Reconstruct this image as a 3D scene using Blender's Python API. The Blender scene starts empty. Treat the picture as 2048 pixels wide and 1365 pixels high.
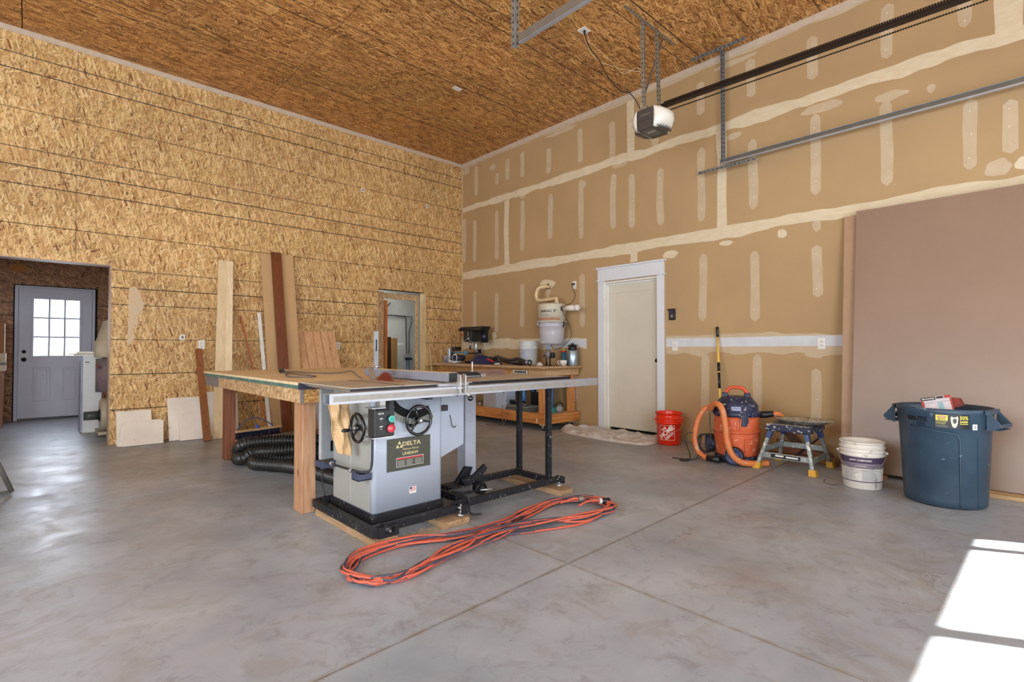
import bpy, bmesh, math, random
from mathutils import Vector, Matrix, noise
R=math.radians; PI=math.pi
random.seed(7)
S=bpy.context.scene; COL=S.collection
# ---------------------------------------------------------------- camera, sky, sun, exposure
cam=bpy.data.cameras.new('camera'); cam.sensor_width=36.0; cam.lens=1030/2048*36; cam.clip_start=.05; cam.clip_end=400
co=bpy.data.objects.new('camera',cam); COL.objects.link(co)
co.location=(0,0,1.10); co.rotation_euler=(R(90.97),0,R(-43.25)); S.camera=co
S.view_settings.view_transform='Standard'; S.view_settings.look='None'; S.view_settings.gamma=1; S.view_settings.use_curve_mapping=False
S.view_settings.exposure=-0.08
S.cycles.max_bounces=8; S.cycles.diffuse_bounces=5; S.cycles.glossy_bounces=4; S.cycles.transmission_bounces=6
S.cycles.sample_clamp_indirect=6; S.cycles.caustics_reflective=False; S.cycles.caustics_refractive=False
w=bpy.data.worlds.new('sky'); S.world=w; w.use_nodes=True
nt=w.node_tree; bg=nt.nodes['Background']; bg.inputs[0].default_value=(.78,.88,1,1); bg.inputs[1].default_value=4.0
sun=bpy.data.lights.new('sun','SUN'); sun.energy=75; sun.angle=R(.6); sun.color=(1,.97,.92)
so=bpy.data.objects.new('sun',sun); COL.objects.link(so)
SD=Vector((-.482*math.cos(R(34)),.876*math.cos(R(34)),-math.sin(R(34))))
so.rotation_euler=SD.to_track_quat('-Z','Y').to_euler(); so.location=(8,-12,8)
def area(name,loc,to,sx,sy,e,c=(1,1,1),spread=180):
    l=bpy.data.lights.new(name,'AREA'); l.shape='RECTANGLE'; l.size=sx; l.size_y=sy; l.energy=e; l.color=c; l.spread=R(spread)
    o=bpy.data.objects.new(name,l); COL.objects.link(o); o.location=loc
    o.rotation_euler=(Vector(to)-Vector(loc)).to_track_quat('-Z','Y').to_euler(); return o
# added area lamps, daylight fill for invented openings behind and beside the camera
area('fill_garage_opening',(-.7,-2.50,1.55),(-.7,4,1.75),3.6,2.8,250,(.86,.93,1))
area('fill_side_opening',(-4.12,1.6,2.2),(4,1.6,2.0),5.0,2.9,215,(.90,.95,1))
area('fill_door_windows',(4.2,-2.52,1.9),(4.2,4,1.2),2.8,.75,45,(.86,.93,1))
area('daylight_entry_door',(.33,11.2,1.45),(.33,6,.5),.56,.9,30,(.75,.85,1))
area('store_room_fill',(4.6,8.9,2.6),(4.8,8.9,0),1.0,.6,34,(1,.98,.93))  # added lamp without a fixture, brightens the store room
# ---------------------------------------------------------------- materials
def srgb(*c):
    if len(c)==1: c=c[0]
    return tuple(((v/255)/12.92 if v/255<=.04045 else ((v/255+.055)/1.055)**2.4) for v in c)
def N(nt,t,**k):
    n=nt.nodes.new(t)
    for a,b in k.items():
        setattr(n,a,b)
    return n
def newmat(name):
    m=bpy.data.materials.new(name); m.use_nodes=True; return m,m.node_tree,m.node_tree.nodes['Principled BSDF']
MC={}
def mat(name,c,rough=.5,metal=0,var=.12,scale=8,bump=0,c2=None,stretch=None,trans=0,alpha=1,emit=0,spec=.5,detail=4,coat=0,speck=None,speck_t=.68,speck_s=60):
    """procedural surface: base colour broken up by noise, optional second colour, grain direction, specks"""
    if name in MC: return MC[name]
    m,nt,b=newmat(name); L=nt.links
    a=srgb(c); d=srgb(c2) if c2 else tuple(v*(1-var) for v in a); e=a if c2 else tuple(min(1,v*(1+var)) for v in a)
    tc=N(nt,'ShaderNodeNewGeometry'); vec=tc.outputs['Position']
    if stretch:
        mp=N(nt,'ShaderNodeMapping'); mp.inputs['Scale'].default_value=stretch; L.new(vec,mp.inputs[0]); vec=mp.outputs[0]
    no=N(nt,'ShaderNodeTexNoise'); no.inputs['Scale'].default_value=scale; no.inputs['Detail'].default_value=detail; no.inputs['Roughness'].default_value=.6; L.new(vec,no.inputs[0])
    cr=N(nt,'ShaderNodeValToRGB'); cr.color_ramp.elements[0].position=.3; cr.color_ramp.elements[1].position=.7
    cr.color_ramp.elements[0].color=(*d,1); cr.color_ramp.elements[1].color=(*e,1); L.new(no.outputs['Fac'],cr.inputs[0])
    out=cr.outputs[0]
    if speck:
        n2=N(nt,'ShaderNodeTexNoise'); n2.inputs['Scale'].default_value=speck_s; n2.inputs['Detail'].default_value=6; L.new(tc.outputs['Position'],n2.inputs[0])
        r2=N(nt,'ShaderNodeValToRGB'); r2.color_ramp.elements[0].position=speck_t-.03; r2.color_ramp.elements[1].position=speck_t+.03; L.new(n2.outputs['Fac'],r2.inputs[0])
        mx=N(nt,'ShaderNodeMix',data_type='RGBA'); L.new(r2.outputs[0],mx.inputs[0]); L.new(out,mx.inputs[6]); mx.inputs[7].default_value=(*srgb(speck),1); out=mx.outputs[2]
    L.new(out,b.inputs['Base Color'])
    b.inputs['Roughness'].default_value=rough; b.inputs['Metallic'].default_value=metal; b.inputs['IOR'].default_value=1.45
    b.inputs['Specular IOR Level'].default_value=spec; b.inputs['Coat Weight'].default_value=coat
    if trans: b.inputs['Transmission Weight'].default_value=trans
    if alpha<1: b.inputs['Alpha'].default_value=alpha
    if emit: L.new(out,b.inputs['Emission Color']); b.inputs['Emission Strength'].default_value=emit
    if bump:
        bp=N(nt,'ShaderNodeBump'); bp.inputs['Strength'].default_value=bump; bp.inputs['Distance'].default_value=.004; L.new(no.outputs['Fac'],bp.inputs['Height']); L.new(bp.outputs[0],b.inputs['Normal'])
    MC[name]=m; return m
def osb(name,axes,shades,gap,seed=0,L_=.125,W_=.0185,lines=(),xl=None,ang0=70,bright=1.0,lw=.0058):
    """oriented strand board: layered stretched cells at several angles"""
    m,nt,b=newmat(name); L=nt.links
    g=N(nt,'ShaderNodeNewGeometry'); sp=N(nt,'ShaderNodeSeparateXYZ'); L.new(g.outputs['Position'],sp.inputs[0])
    cb=N(nt,'ShaderNodeCombineXYZ'); L.new(sp.outputs[axes[0]],cb.inputs[0]); L.new(sp.outputs[axes[1]],cb.inputs[1]); cb.inputs[2].default_value=seed
    # gentle waviness
    dn=N(nt,'ShaderNodeTexNoise'); dn.inputs['Scale'].default_value=7; dn.inputs['Detail'].default_value=2; L.new(cb.outputs[0],dn.inputs[0])
    vs=N(nt,'ShaderNodeVectorMath',operation='SUBTRACT'); L.new(dn.outputs['Color'],vs.inputs[0]); vs.inputs[1].default_value=(.5,.5,.5)
    vm=N(nt,'ShaderNodeVectorMath',operation='MULTIPLY_ADD'); L.new(vs.outputs[0],vm.inputs[0]); vm.inputs[1].default_value=(.012,.012,0); L.new(cb.outputs[0],vm.inputs[2])
    base=N(nt,'ShaderNodeTexNoise'); base.inputs['Scale'].default_value=34; base.inputs['Detail'].default_value=5; base.inputs['Roughness'].default_value=.75; base.inputs['Distortion'].default_value=1.2; L.new(cb.outputs[0],base.inputs[0])
    br=N(nt,'ShaderNodeValToRGB'); e=br.color_ramp.elements; e[0].position=.36; e[0].color=(*srgb(gap),1); e[1].position=.62; e[1].color=(*srgb(shades[1]),1)
    L.new(base.outputs['Fac'],br.inputs[0]); col=br.outputs[0]; hsum=base.outputs['Fac']
    angs=[ang0,ang0-33,ang0+31,ang0-72,ang0+64,ang0+12,ang0-14]
    for i,a in enumerate(angs):
        mp=N(nt,'ShaderNodeMapping'); mp.vector_type='POINT'; s=(1.0,1.35,.8,.55,1.2,.62,.9)[i]; 
        r=N(nt,'ShaderNodeVectorRotate'); r.rotation_type='Z_AXIS'; r.inputs['Angle'].default_value=R(a); L.new(vm.outputs[0],r.inputs[0])
        mp.inputs['Scale'].default_value=(1/(L_*s),1/(W_*s),1); mp.inputs['Location'].default_value=(seed+i*7.3,i*3.1+seed,0); L.new(r.outputs[0],mp.inputs[0])
        v=N(nt,'ShaderNodeTexVoronoi'); v.voronoi_dimensions='2D'; v.feature='F1'; v.distance='CHEBYCHEV'; v.inputs['Scale'].default_value=1; L.new(mp.outputs[0],v.inputs[0])
        sc=N(nt,'ShaderNodeSeparateColor'); L.new(v.outputs['Color'],sc.inputs[0])
        t1=N(nt,'ShaderNodeMath',operation='LESS_THAN'); L.new(sc.outputs[0],t1.inputs[0]); t1.inputs[1].default_value=(.5,.42,.42,.3,.3,.5,.4)[i]
        t2=N(nt,'ShaderNodeMapRange'); t2.inputs[1].default_value=.5; t2.inputs[2].default_value=.42; L.new(v.outputs['Distance'],t2.inputs[0])
        mk=N(nt,'ShaderNodeMath',operation='MULTIPLY'); L.new(t1.outputs[0],mk.inputs[0]); L.new(t2.outputs[0],mk.inputs[1])
        cr=N(nt,'ShaderNodeValToRGB'); cr.color_ramp.interpolation='LINEAR'; el=cr.color_ramp.elements
        el[0].position=0; el[0].color=(*srgb(shades[0]),1); el[1].position=1; el[1].color=(*srgb(shades[-1]),1)
        ps=[.38,.70,.90,.965,.975]
        for p,sh in zip(ps,(shades[1],[(a+b_)//2 for a,b_ in zip(shades[1],shades[2])],shades[2],shades[2],shades[3])): q=el.new(p); q.color=(*srgb(sh),1)
        L.new(sc.outputs[1],cr.inputs[0])
        gr=N(nt,'ShaderNodeTexNoise'); gr.inputs['Scale'].default_value=1.5; gr.inputs['Detail'].default_value=3
        m2=N(nt,'ShaderNodeMapping'); m2.inputs['Scale'].default_value=(.4,3,1); L.new(mp.outputs[0],m2.inputs[0]); L.new(m2.outputs[0],gr.inputs[0])
        gm=N(nt,'ShaderNodeMapRange'); gm.inputs[1].default_value=.3; gm.inputs[2].default_value=.7; gm.inputs[3].default_value=.8; gm.inputs[4].default_value=1.12; L.new(gr.outputs['Fac'],gm.inputs[0])
        mu=N(nt,'ShaderNodeVectorMath',operation='SCALE'); L.new(cr.outputs[0],mu.inputs[0]); L.new(gm.outputs[0],mu.inputs[3])
        mx=N(nt,'ShaderNodeMix',data_type='RGBA'); L.new(mk.outputs[0],mx.inputs[0]); L.new(col,mx.inputs[6]); L.new(mu.outputs[0],mx.inputs[7]); col=mx.outputs[2]
        if i<5:
            # edge shadow painted as a dark rim on one side of a strand (strands lie over one another)
            rim=N(nt,'ShaderNodeMapRange'); rim.inputs[1].default_value=.38; rim.inputs[2].default_value=.43; L.new(v.outputs['Distance'],rim.inputs[0])
            rr=N(nt,'ShaderNodeMath',operation='MULTIPLY'); L.new(rim.outputs[0],rr.inputs[0]); L.new(mk.outputs[0],rr.inputs[1])
            r3=N(nt,'ShaderNodeMath',operation='MULTIPLY'); L.new(rr.outputs[0],r3.inputs[0]); r3.inputs[1].default_value=.6
            mz=N(nt,'ShaderNodeMix',data_type='RGBA'); L.new(r3.outputs[0],mz.inputs[0]); L.new(col,mz.inputs[6]); mz.inputs[7].default_value=(*srgb(gap),1); col=mz.outputs[2]
    # larger tone drift from sheet to sheet
    dr=N(nt,'ShaderNodeTexNoise'); dr.inputs['Scale'].default_value=.9; dr.inputs['Detail'].default_value=2; L.new(cb.outputs[0],dr.inputs[0])
    dm=N(nt,'ShaderNodeMapRange'); dm.inputs[1].default_value=.3; dm.inputs[2].default_value=.7; dm.inputs[3].default_value=.86*bright; dm.inputs[4].default_value=1.1*bright; L.new(dr.outputs['Fac'],dm.inputs[0])
    ms=N(nt,'ShaderNodeVectorMath',operation='SCALE'); L.new(col,ms.inputs[0]); L.new(dm.outputs[0],ms.inputs[3]); col=ms.outputs[0]
    # inked nailing lines
    for z0,st in lines:
        su=N(nt,'ShaderNodeMath',operation='SUBTRACT'); L.new(sp.outputs[axes[1]],su.inputs[0]); su.inputs[1].default_value=z0
        ab=N(nt,'ShaderNodeMath',operation='ABSOLUTE'); L.new(su.outputs[0],ab.inputs[0])
        lt=N(nt,'ShaderNodeMath',operation='LESS_THAN'); L.new(ab.outputs[0],lt.inputs[0]); lt.inputs[1].default_value=lw*(1 if st>.6 else .7)
        ml=N(nt,'ShaderNodeMath',operation='MULTIPLY'); L.new(lt.outputs[0],ml.inputs[0]); ml.inputs[1].default_value=st
        mx=N(nt,'ShaderNodeMix',data_type='RGBA'); L.new(ml.outputs[0],mx.inputs[0]); L.new(col,mx.inputs[6]); mx.inputs[7].default_value=(*srgb(45,34,24),1); col=mx.outputs[2]
    for x0,st in (xl or ()):
        su=N(nt,'ShaderNodeMath',operation='SUBTRACT'); L.new(sp.outputs[axes[0]],su.inputs[0]); su.inputs[1].default_value=x0
        ab=N(nt,'ShaderNodeMath',operation='ABSOLUTE'); L.new(su.outputs[0],ab.inputs[0])
        lt=N(nt,'ShaderNodeMath',operation='LESS_THAN'); L.new(ab.outputs[0],lt.inputs[0]); lt.inputs[1].default_value=.0025
        ml=N(nt,'ShaderNodeMath',operation='MULTIPLY'); L.new(lt.outputs[0],ml.inputs[0]); ml.inputs[1].default_value=st
        mx=N(nt,'ShaderNodeMix',data_type='RGBA'); L.new(ml.outputs[0],mx.inputs[0]); L.new(col,mx.inputs[6]); mx.inputs[7].default_value=(*srgb(96,104,70),1); col=mx.outputs[2]
    L.new(col,b.inputs['Base Color']); b.inputs['Roughness'].default_value=.62
    bp=N(nt,'ShaderNodeBump'); bp.inputs['Strength'].default_value=.25; bp.inputs['Distance'].default_value=.002
    bw=N(nt,'ShaderNodeRGBToBW'); L.new(col,bw.inputs[0]); L.new(bw.outputs[0],bp.inputs['Height']); L.new(bp.outputs[0],b.inputs['Normal'])
    return m
def wood(name,c,c2,axis=2,scale=1,rough=.55,knots=False):
    """plank grain along an axis, rings squeezed across it"""
    if name in MC: return MC[name]
    m,nt,b=newmat(name); L=nt.links
    g=N(nt,'ShaderNodeNewGeometry'); mp=N(nt,'ShaderNodeMapping'); s=[14*scale]*3; s[axis]=1.1*scale; mp.inputs['Scale'].default_value=s; L.new(g.outputs['Position'],mp.inputs[0])
    n1=N(nt,'ShaderNodeTexNoise'); n1.inputs['Scale'].default_value=2.2; n1.inputs['Detail'].default_value=5; n1.inputs['Roughness'].default_value=.62; n1.inputs['Distortion'].default_value=.9; L.new(mp.outputs[0],n1.inputs[0])
    mp2=N(nt,'ShaderNodeMapping'); s2=[90*scale]*3; s2[axis]=4*scale; mp2.inputs['Scale'].default_value=s2; L.new(g.outputs['Position'],mp2.inputs[0])
    n2=N(nt,'ShaderNodeTexNoise'); n2.inputs['Scale'].default_value=2; n2.inputs['Detail'].default_value=3; L.new(mp2.outputs[0],n2.inputs[0])
    ad=N(nt,'ShaderNodeMath',operation='MULTIPLY_ADD'); L.new(n2.outputs['Fac'],ad.inputs[0]); ad.inputs[1].default_value=.35; L.new(n1.outputs['Fac'],ad.inputs[2])
    cr=N(nt,'ShaderNodeValToRGB'); e=cr.color_ramp.elements; e[0].position=.5; e[0].color=(*srgb(c2),1); e[1].position=.78; e[1].color=(*srgb(c),1); L.new(ad.outputs[0],cr.inputs[0]); col=cr.outputs[0]
    if knots:
        v=N(nt,'ShaderNodeTexVoronoi'); v.inputs['Scale'].default_value=1; mk=N(nt,'ShaderNodeMapping'); q=[9]*3; q[axis]=3.2; mk.inputs['Scale'].default_value=q; L.new(g.outputs['Position'],mk.inputs[0]); L.new(mk.outputs[0],v.inputs[0])
        kr=N(nt,'ShaderNodeMapRange'); kr.inputs[1].default_value=.13; kr.inputs[2].default_value=.05; L.new(v.outputs['Distance'],kr.inputs[0])
        mx=N(nt,'ShaderNodeMix',data_type='RGBA'); L.new(kr.outputs[0],mx.inputs[0]); L.new(col,mx.inputs[6]); mx.inputs[7].default_value=(*[k*.35 for k in srgb(c2)],1); col=mx.outputs[2]
    L.new(col,b.inputs['Base Color']); b.inputs['Roughness'].default_value=rough
    bp=N(nt,'ShaderNodeBump'); bp.inputs['Strength'].default_value=.2; bp.inputs['Distance'].default_value=.002; L.new(ad.outputs[0],bp.inputs['Height']); L.new(bp.outputs[0],b.inputs['Normal'])
    MC[name]=m; return m
def concrete(name):
    m,nt,b=newmat(name); L=nt.links; g=N(nt,'ShaderNodeNewGeometry'); P=g.outputs['Position']
    def noi(s,d=5,r=.6,dist=0,v=P):
        n=N(nt,'ShaderNodeTexNoise'); n.inputs['Scale'].default_value=s; n.inputs['Detail'].default_value=d; n.inputs['Roughness'].default_value=r; n.inputs['Distortion'].default_value=dist; L.new(v,n.inputs[0]); return n.outputs['Fac']
    def ramp(f,a,b_,c1,c2):
        r=N(nt,'ShaderNodeValToRGB'); r.color_ramp.elements[0].position=a; r.color_ramp.elements[1].position=b_; r.color_ramp.elements[0].color=(*c1,1); r.color_ramp.elements[1].color=(*c2,1); L.new(f,r.inputs[0]); return r.outputs[0]
    def mix(f,a,c,fac=None):
        x=N(nt,'ShaderNodeMix',data_type='RGBA'); L.new(f,x.inputs[0]); L.new(a,x.inputs[6])
        if isinstance(c,tuple): x.inputs[7].default_value=(*c,1)
        else: L.new(c,x.inputs[7])
        return x.outputs[2]
    def mul(f,k):
        x=N(nt,'ShaderNodeMath',operation='MULTIPLY'); L.new(f,x.inputs[0])
        if isinstance(k,float): x.inputs[1].default_value=k
        else: L.new(k,x.inputs[1])
        return x.outputs[0]
    c=ramp(noi(1.1,6,.62,.4),.32,.68,srgb(136,143,152),srgb(170,177,184))
    c=mix(mul(ramp(noi(2.6,8,.7,1.1),.50,.64,(0,0,0),(1,1,1)),.6),c,srgb(140,138,134))
    c=mix(mul(ramp(noi(7,9,.75,.7),.52,.68,(0,0,0),(1,1,1)),.6),c,srgb(116,115,116))
    c=mix(mul(ramp(noi(42,8,.8),.61,.67,(0,0,0),(1,1,1)),.8),c,srgb(104,98,94))
    c=mix(mul(ramp(noi(24,8,.8,2.0),.70,.73,(0,0,0),(1,1,1)),.8),c,srgb(92,84,78))
    c=mix(mul(ramp(noi(31,7,.7,.3),.74,.76,(0,0,0),(1,1,1)),.9),c,srgb(214,212,208))
    # saw-dust swept along the joints, and the browned edge of dried puddles
    sp=N(nt,'ShaderNodeSeparateXYZ'); L.new(P,sp.inputs[0])
    def M(op,a,b=None,c_=None):
        x=N(nt,'ShaderNodeMath',operation=op)
        for i,v in enumerate((a,b,c_)):
            if v is None: continue
            if isinstance(v,(int,float)): x.inputs[i].default_value=v
            else: L.new(v,x.inputs[i])
        return x.outputs[0]
    def near(v,w_):
        x=N(nt,'ShaderNodeMapRange'); x.inputs[1].default_value=w_; x.inputs[2].default_value=0; L.new(v,x.inputs[0]); return x.outputs[0]
    yj=M('ABSOLUTE',M('SUBTRACT',M('SUBTRACT',sp.outputs[1],1.745),M('MULTIPLY',M('SUBTRACT',sp.outputs[0],2.04),.028))); xj=M('ABSOLUTE',M('SUBTRACT',sp.outputs[0],2.04))
    dj=M('MINIMUM',yj,xj); c=mix(mul(near(dj,.018),ramp(noi(16,6,.7),.36,.56,(.12,.12,.12),(1,1,1))),c,srgb(136,122,104))
    px=M('SUBTRACT',sp.outputs[0],3.1); py=M('SUBTRACT',sp.outputs[1],.95); rr_=M('SQRT',M('ADD',M('MULTIPLY',px,px),M('MULTIPLY',M('MULTIPLY',py,py),1.6)))
    st=M('ADD',rr_,M('MULTIPLY',M('SUBTRACT',noi(2.3,9,.72,.8),.5),1.7)); e1=near(M('ABSOLUTE',M('SUBTRACT',st,.72)),.02); br_=ramp(noi(1.7,4),.44,.56,(0,0,0),(1,1,1))
    c=mix(mul(mul(e1,br_),1.0),c,srgb(112,96,82)); e2=near(M('ABSOLUTE',M('SUBTRACT',st,.62)),.10); c=mix(mul(mul(e2,br_),.35),c,srgb(146,130,116))
    L.new(c,b.inputs['Base Color'])
    rr=N(nt,'ShaderNodeMapRange'); rr.inputs[1].default_value=.3; rr.inputs[2].default_value=.7; rr.inputs[3].default_value=.27; rr.inputs[4].default_value=.55; L.new(noi(3,7,.7,.6),rr.inputs[0]); L.new(rr.outputs[0],b.inputs['Roughness'])
    b.inputs['Specular IOR Level'].default_value=.55
    bp=N(nt,'ShaderNodeBump'); bp.inputs['Strength'].default_value=.12; bp.inputs['Distance'].default_value=.003; L.new(noi(14,8,.7),bp.inputs['Height']); L.new(bp.outputs[0],b.inputs['Normal'])
    return m
# ---------------------------------------------------------------- geometry helpers
LOC={}
def tag(o,label=None,cat=None,group=None,kind=None):
    if label: o['label']=label
    if cat: o['category']=cat
    if group: o['group']=group
    if kind: o['kind']=kind
    return o
def thing(name,label,cat,loc,group=None):
    o=bpy.data.objects.new(name,None); COL.objects.link(o); o.location=loc; o.empty_display_size=.05
    LOC[o.name]=Vector(loc); return tag(o,label,cat,group)
class MB:
    """collects vertices and faces in world coordinates, builds ONE mesh object"""
    def __init__(s): s.v=[]; s.f=[]; s.sm=[]
    def add(s,vs,fs,smooth=False):
        n=len(s.v); s.v+= [tuple(v) for v in vs]; s.f+=[tuple(i+n for i in f) for f in fs]; s.sm+=[smooth]*len(fs); return s
    def box(s,x0,x1,y0,y1,z0,z1):
        vs=[(x,y,z) for x in (x0,x1) for y in (y0,y1) for z in (z0,z1)]
        return s.add(vs,[(0,1,3,2),(4,6,7,5),(0,4,5,1),(2,3,7,6),(0,2,6,4),(1,5,7,3)])
    def obox(s,c,ax,ay,az):
        """box from centre and three half-vectors"""
        c,ax,ay,az=map(Vector,(c,ax,ay,az)); vs=[c+i*ax+j*ay+k*az for i in (-1,1) for j in (-1,1) for k in (-1,1)]
        return s.add(vs,[(0,1,3,2),(4,6,7,5),(0,4,5,1),(2,3,7,6),(0,2,6,4),(1,5,7,3)])
    def bar(s,p,q,w,t,up=(0,0,1)):
        p,q=Vector(p),Vector(q); d=(q-p).normalized(); u=Vector(up)
        a=d.cross(u); a=a.normalized() if a.length>1e-4 else Vector((1,0,0)); b=a.cross(d).normalized()
        return s.obox((p+q)/2,(q-p)/2,a*w/2,b*t/2)
    def cyl(s,p,q,r0,r1=None,n=20,cap=True,smooth=True):
        r1=r0 if r1 is None else r1; p,q=Vector(p),Vector(q); d=(q-p).normalized(); a=d.orthogonal().normalized(); b=d.cross(a)
        vs=[p+(a*math.cos(t)+b*math.sin(t))*r0 for t in [2*PI*i/n for i in range(n)]]+[q+(a*math.cos(t)+b*math.sin(t))*r1 for t in [2*PI*i/n for i in range(n)]]
        s.add(vs,[(i,(i+1)%n,n+(i+1)%n,n+i) for i in range(n)],smooth)
        if cap:
            m=len(s.v)-2*n; s.f+=[tuple(m+i for i in reversed(range(n))),tuple(m+n+i for i in range(n))]; s.sm+=[False,False]
        return s
    def tube(s,pts,r,n=8,closed=False,rf=None):
        P=[Vector(p) for p in pts]; m=len(P); ring=[]; prev=None
        for i in range(m):
            d=(P[(i+1)%m]-P[i-1]) if closed else (P[min(i+1,m-1)]-P[max(i-1,0)])
            d=d.normalized() if d.length>1e-9 else Vector((0,0,1))
            if prev is None: a=d.orthogonal().normalized()
            else:
                a=prev-d*prev.dot(d); a=a.normalized() if a.length>1e-6 else d.orthogonal().normalized()
            prev=a; b=d.cross(a); rr=rf(i/(m-1)) if rf else r
            ring.append([P[i]+(a*math.cos(t)+b*math.sin(t))*rr for t in [2*PI*k/n for k in range(n)]])
        vs=[v for rg in ring for v in rg]; fs=[]
        for i in range(m if closed else m-1):
            j=(i+1)%m
            for k in range(n): fs.append((i*n+k,i*n+(k+1)%n,j*n+(k+1)%n,j*n+k))
        if not closed: fs+= [tuple(reversed(range(n))),tuple((m-1)*n+k for k in range(n))]
        return s.add(vs,fs,True)
    def lathe(s,prof,c=(0,0,0),axis=(0,0,1),n=32,smooth=True,a0=0,a1=2*PI):
        """profile of (radius, height) turned about an axis through c"""
        c=Vector(c); d=Vector(axis).normalized(); a=Vector((1,0,0)) if abs(d.z)>.9 else d.orthogonal().normalized(); b=d.cross(a)
        full=abs(a1-a0-2*PI)<1e-6; k=n if full else n+1; vs=[]
        for r,h in prof:
            for i in range(k):
                t=a0+(a1-a0)*i/n; vs.append(c+d*h+(a*math.cos(t)+b*math.sin(t))*r)
        fs=[]
        for j in range(len(prof)-1):
            for i in range(n):
                i2=(i+1)%k if full else i+1
                fs.append((j*k+i,j*k+i2,(j+1)*k+i2,(j+1)*k+i))
        return s.add(vs,fs,smooth)
    def prism(s,poly,d):
        """polygon (3d points) swept by vector d"""
        P=[Vector(p) for p in poly]; d=Vector(d); n=len(P)
        return s.add(P+[p+d for p in P],[tuple(reversed(range(n))),tuple(range(n,2*n))]+[(i,(i+1)%n,n+(i+1)%n,n+i) for i in range(n)])
    def grid(s,f,nu,nv,smooth=True):
        vs=[f(i/nu,j/nv) for i in range(nu+1) for j in range(nv+1)]
        return s.add(vs,[(i*(nv+1)+j,(i+1)*(nv+1)+j,(i+1)*(nv+1)+j+1,i*(nv+1)+j+1) for i in range(nu) for j in range(nv)],smooth)
    def ball(s,c,r,n=14,sc=(1,1,1)):
        m=n//2; vs=[]; c=Vector(c)
        for j in range(m+1):
            ph=PI*j/m
            for i in range(n): t=2*PI*i/n; vs.append(c+Vector((math.sin(ph)*math.cos(t)*sc[0],math.sin(ph)*math.sin(t)*sc[1],math.cos(ph)*sc[2]))*r)
        return s.add(vs,[(j*n+i,(j+1)*n+i,(j+1)*n+(i+1)%n,j*n+(i+1)%n) for j in range(m) for i in range(n)],True)
    def build(s,name,m,parent=None,label=None,bev=0,seg=2,solid=0,weld=False):
        V=s.v; xs=[v[0] for v in V]; ys=[v[1] for v in V]; zs=[v[2] for v in V]
        c=Vector(((min(xs)+max(xs))/2,(min(ys)+max(ys))/2,min(zs)))
        me=bpy.data.meshes.new(name); me.from_pydata([(v[0]-c.x,v[1]-c.y,v[2]-c.z) for v in V],[],s.f)
        me.polygons.foreach_set('use_smooth',s.sm); me.update()
        bm=bmesh.new(); bm.from_mesh(me)
        if weld: bmesh.ops.remove_doubles(bm,verts=bm.verts,dist=1e-5)
        bmesh.ops.recalc_face_normals(bm,faces=bm.faces); bm.to_mesh(me); bm.free()
        me.materials.append(m)
        o=bpy.data.objects.new(name,me); COL.objects.link(o); LOC[o.name]=c
        if parent is not None: o.parent=parent; o.location=c-LOC[parent.name]
        else: o.location=c
        if label: o['label']=label
        if solid: md=o.modifiers.new('solid','SOLIDIFY'); md.thickness=solid; md.offset=0
        if bev:
            md=o.modifiers.new('bevel','BEVEL'); md.width=bev; md.segments=seg; md.limit_method='ANGLE'; md.angle_limit=R(40)
        return o
def bx(x0,x1,y0,y1,z0,z1): return MB().box(x0,x1,y0,y1,z0,z1)
def struct(o,label=None,cat=None): o['kind']='structure'; return tag(o,label,cat)
def text(s,fn,h,m,parent,name='lettering',sx=1.0,shear=0,bold=.0,label=None,align='CENTER',spacing=1.0):
    """flat lettering; fn maps text-plane metres (u right, v up) to a world point just off the surface"""
    cu=bpy.data.curves.new('t','FONT'); cu.body=s; cu.size=h; cu.align_x=align; cu.align_y='CENTER'; cu.shear=shear; cu.offset=bold*h; cu.resolution_u=3; cu.space_character=spacing
    ob=bpy.data.objects.new('t',cu); COL.objects.link(ob); dg=bpy.context.evaluated_depsgraph_get()
    me=bpy.data.meshes.new_from_object(ob.evaluated_get(dg)); COL.objects.unlink(ob); bpy.data.objects.remove(ob); bpy.data.curves.remove(cu)
    mb=MB(); mb.add([fn(v.co.x*sx,v.co.y) for v in me.vertices],[tuple(p.vertices) for p in me.polygons]); bpy.data.meshes.remove(me)
    if not mb.v: return None
    return mb.build(name,m,parent,label)
def plane_fn(o,u,v):
    o,u,v=Vector(o),Vector(u).normalized(),Vector(v).normalized()
    return lambda a,b: o+u*a+v*b
def cyl_fn(c,r0,r1,h,ang,z):
    """wrap onto an upright cone: angle ang faces out, u runs anticlockwise seen from outside to the right"""
    def f(a,b):
        zz=z+b; r=r0+(r1-r0)*(zz/h)+.0012; t=ang+a/r; r+=.0012
        return Vector((c[0]+math.cos(t)*r,c[1]+math.sin(t)*r,c[2]+zz))
    return f
def catmull(pts,k=8,closed=False):
    P=[Vector(p) for p in pts]; n=len(P); out=[]
    for i in range(n if closed else n-1):
        a,b,c,d=(P[(i-1)%n],P[i],P[(i+1)%n],P[(i+2)%n]) if closed else (P[max(i-1,0)],P[i],P[i+1],P[min(i+2,n-1)])
        for j in range(k):
            t=j/k; out.append(.5*((2*b)+(c-a)*t+(2*a-5*b+4*c-d)*t*t+(3*b-a-3*c+d)*t**3))
    if not closed: out.append(P[-1])
    return out
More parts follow.
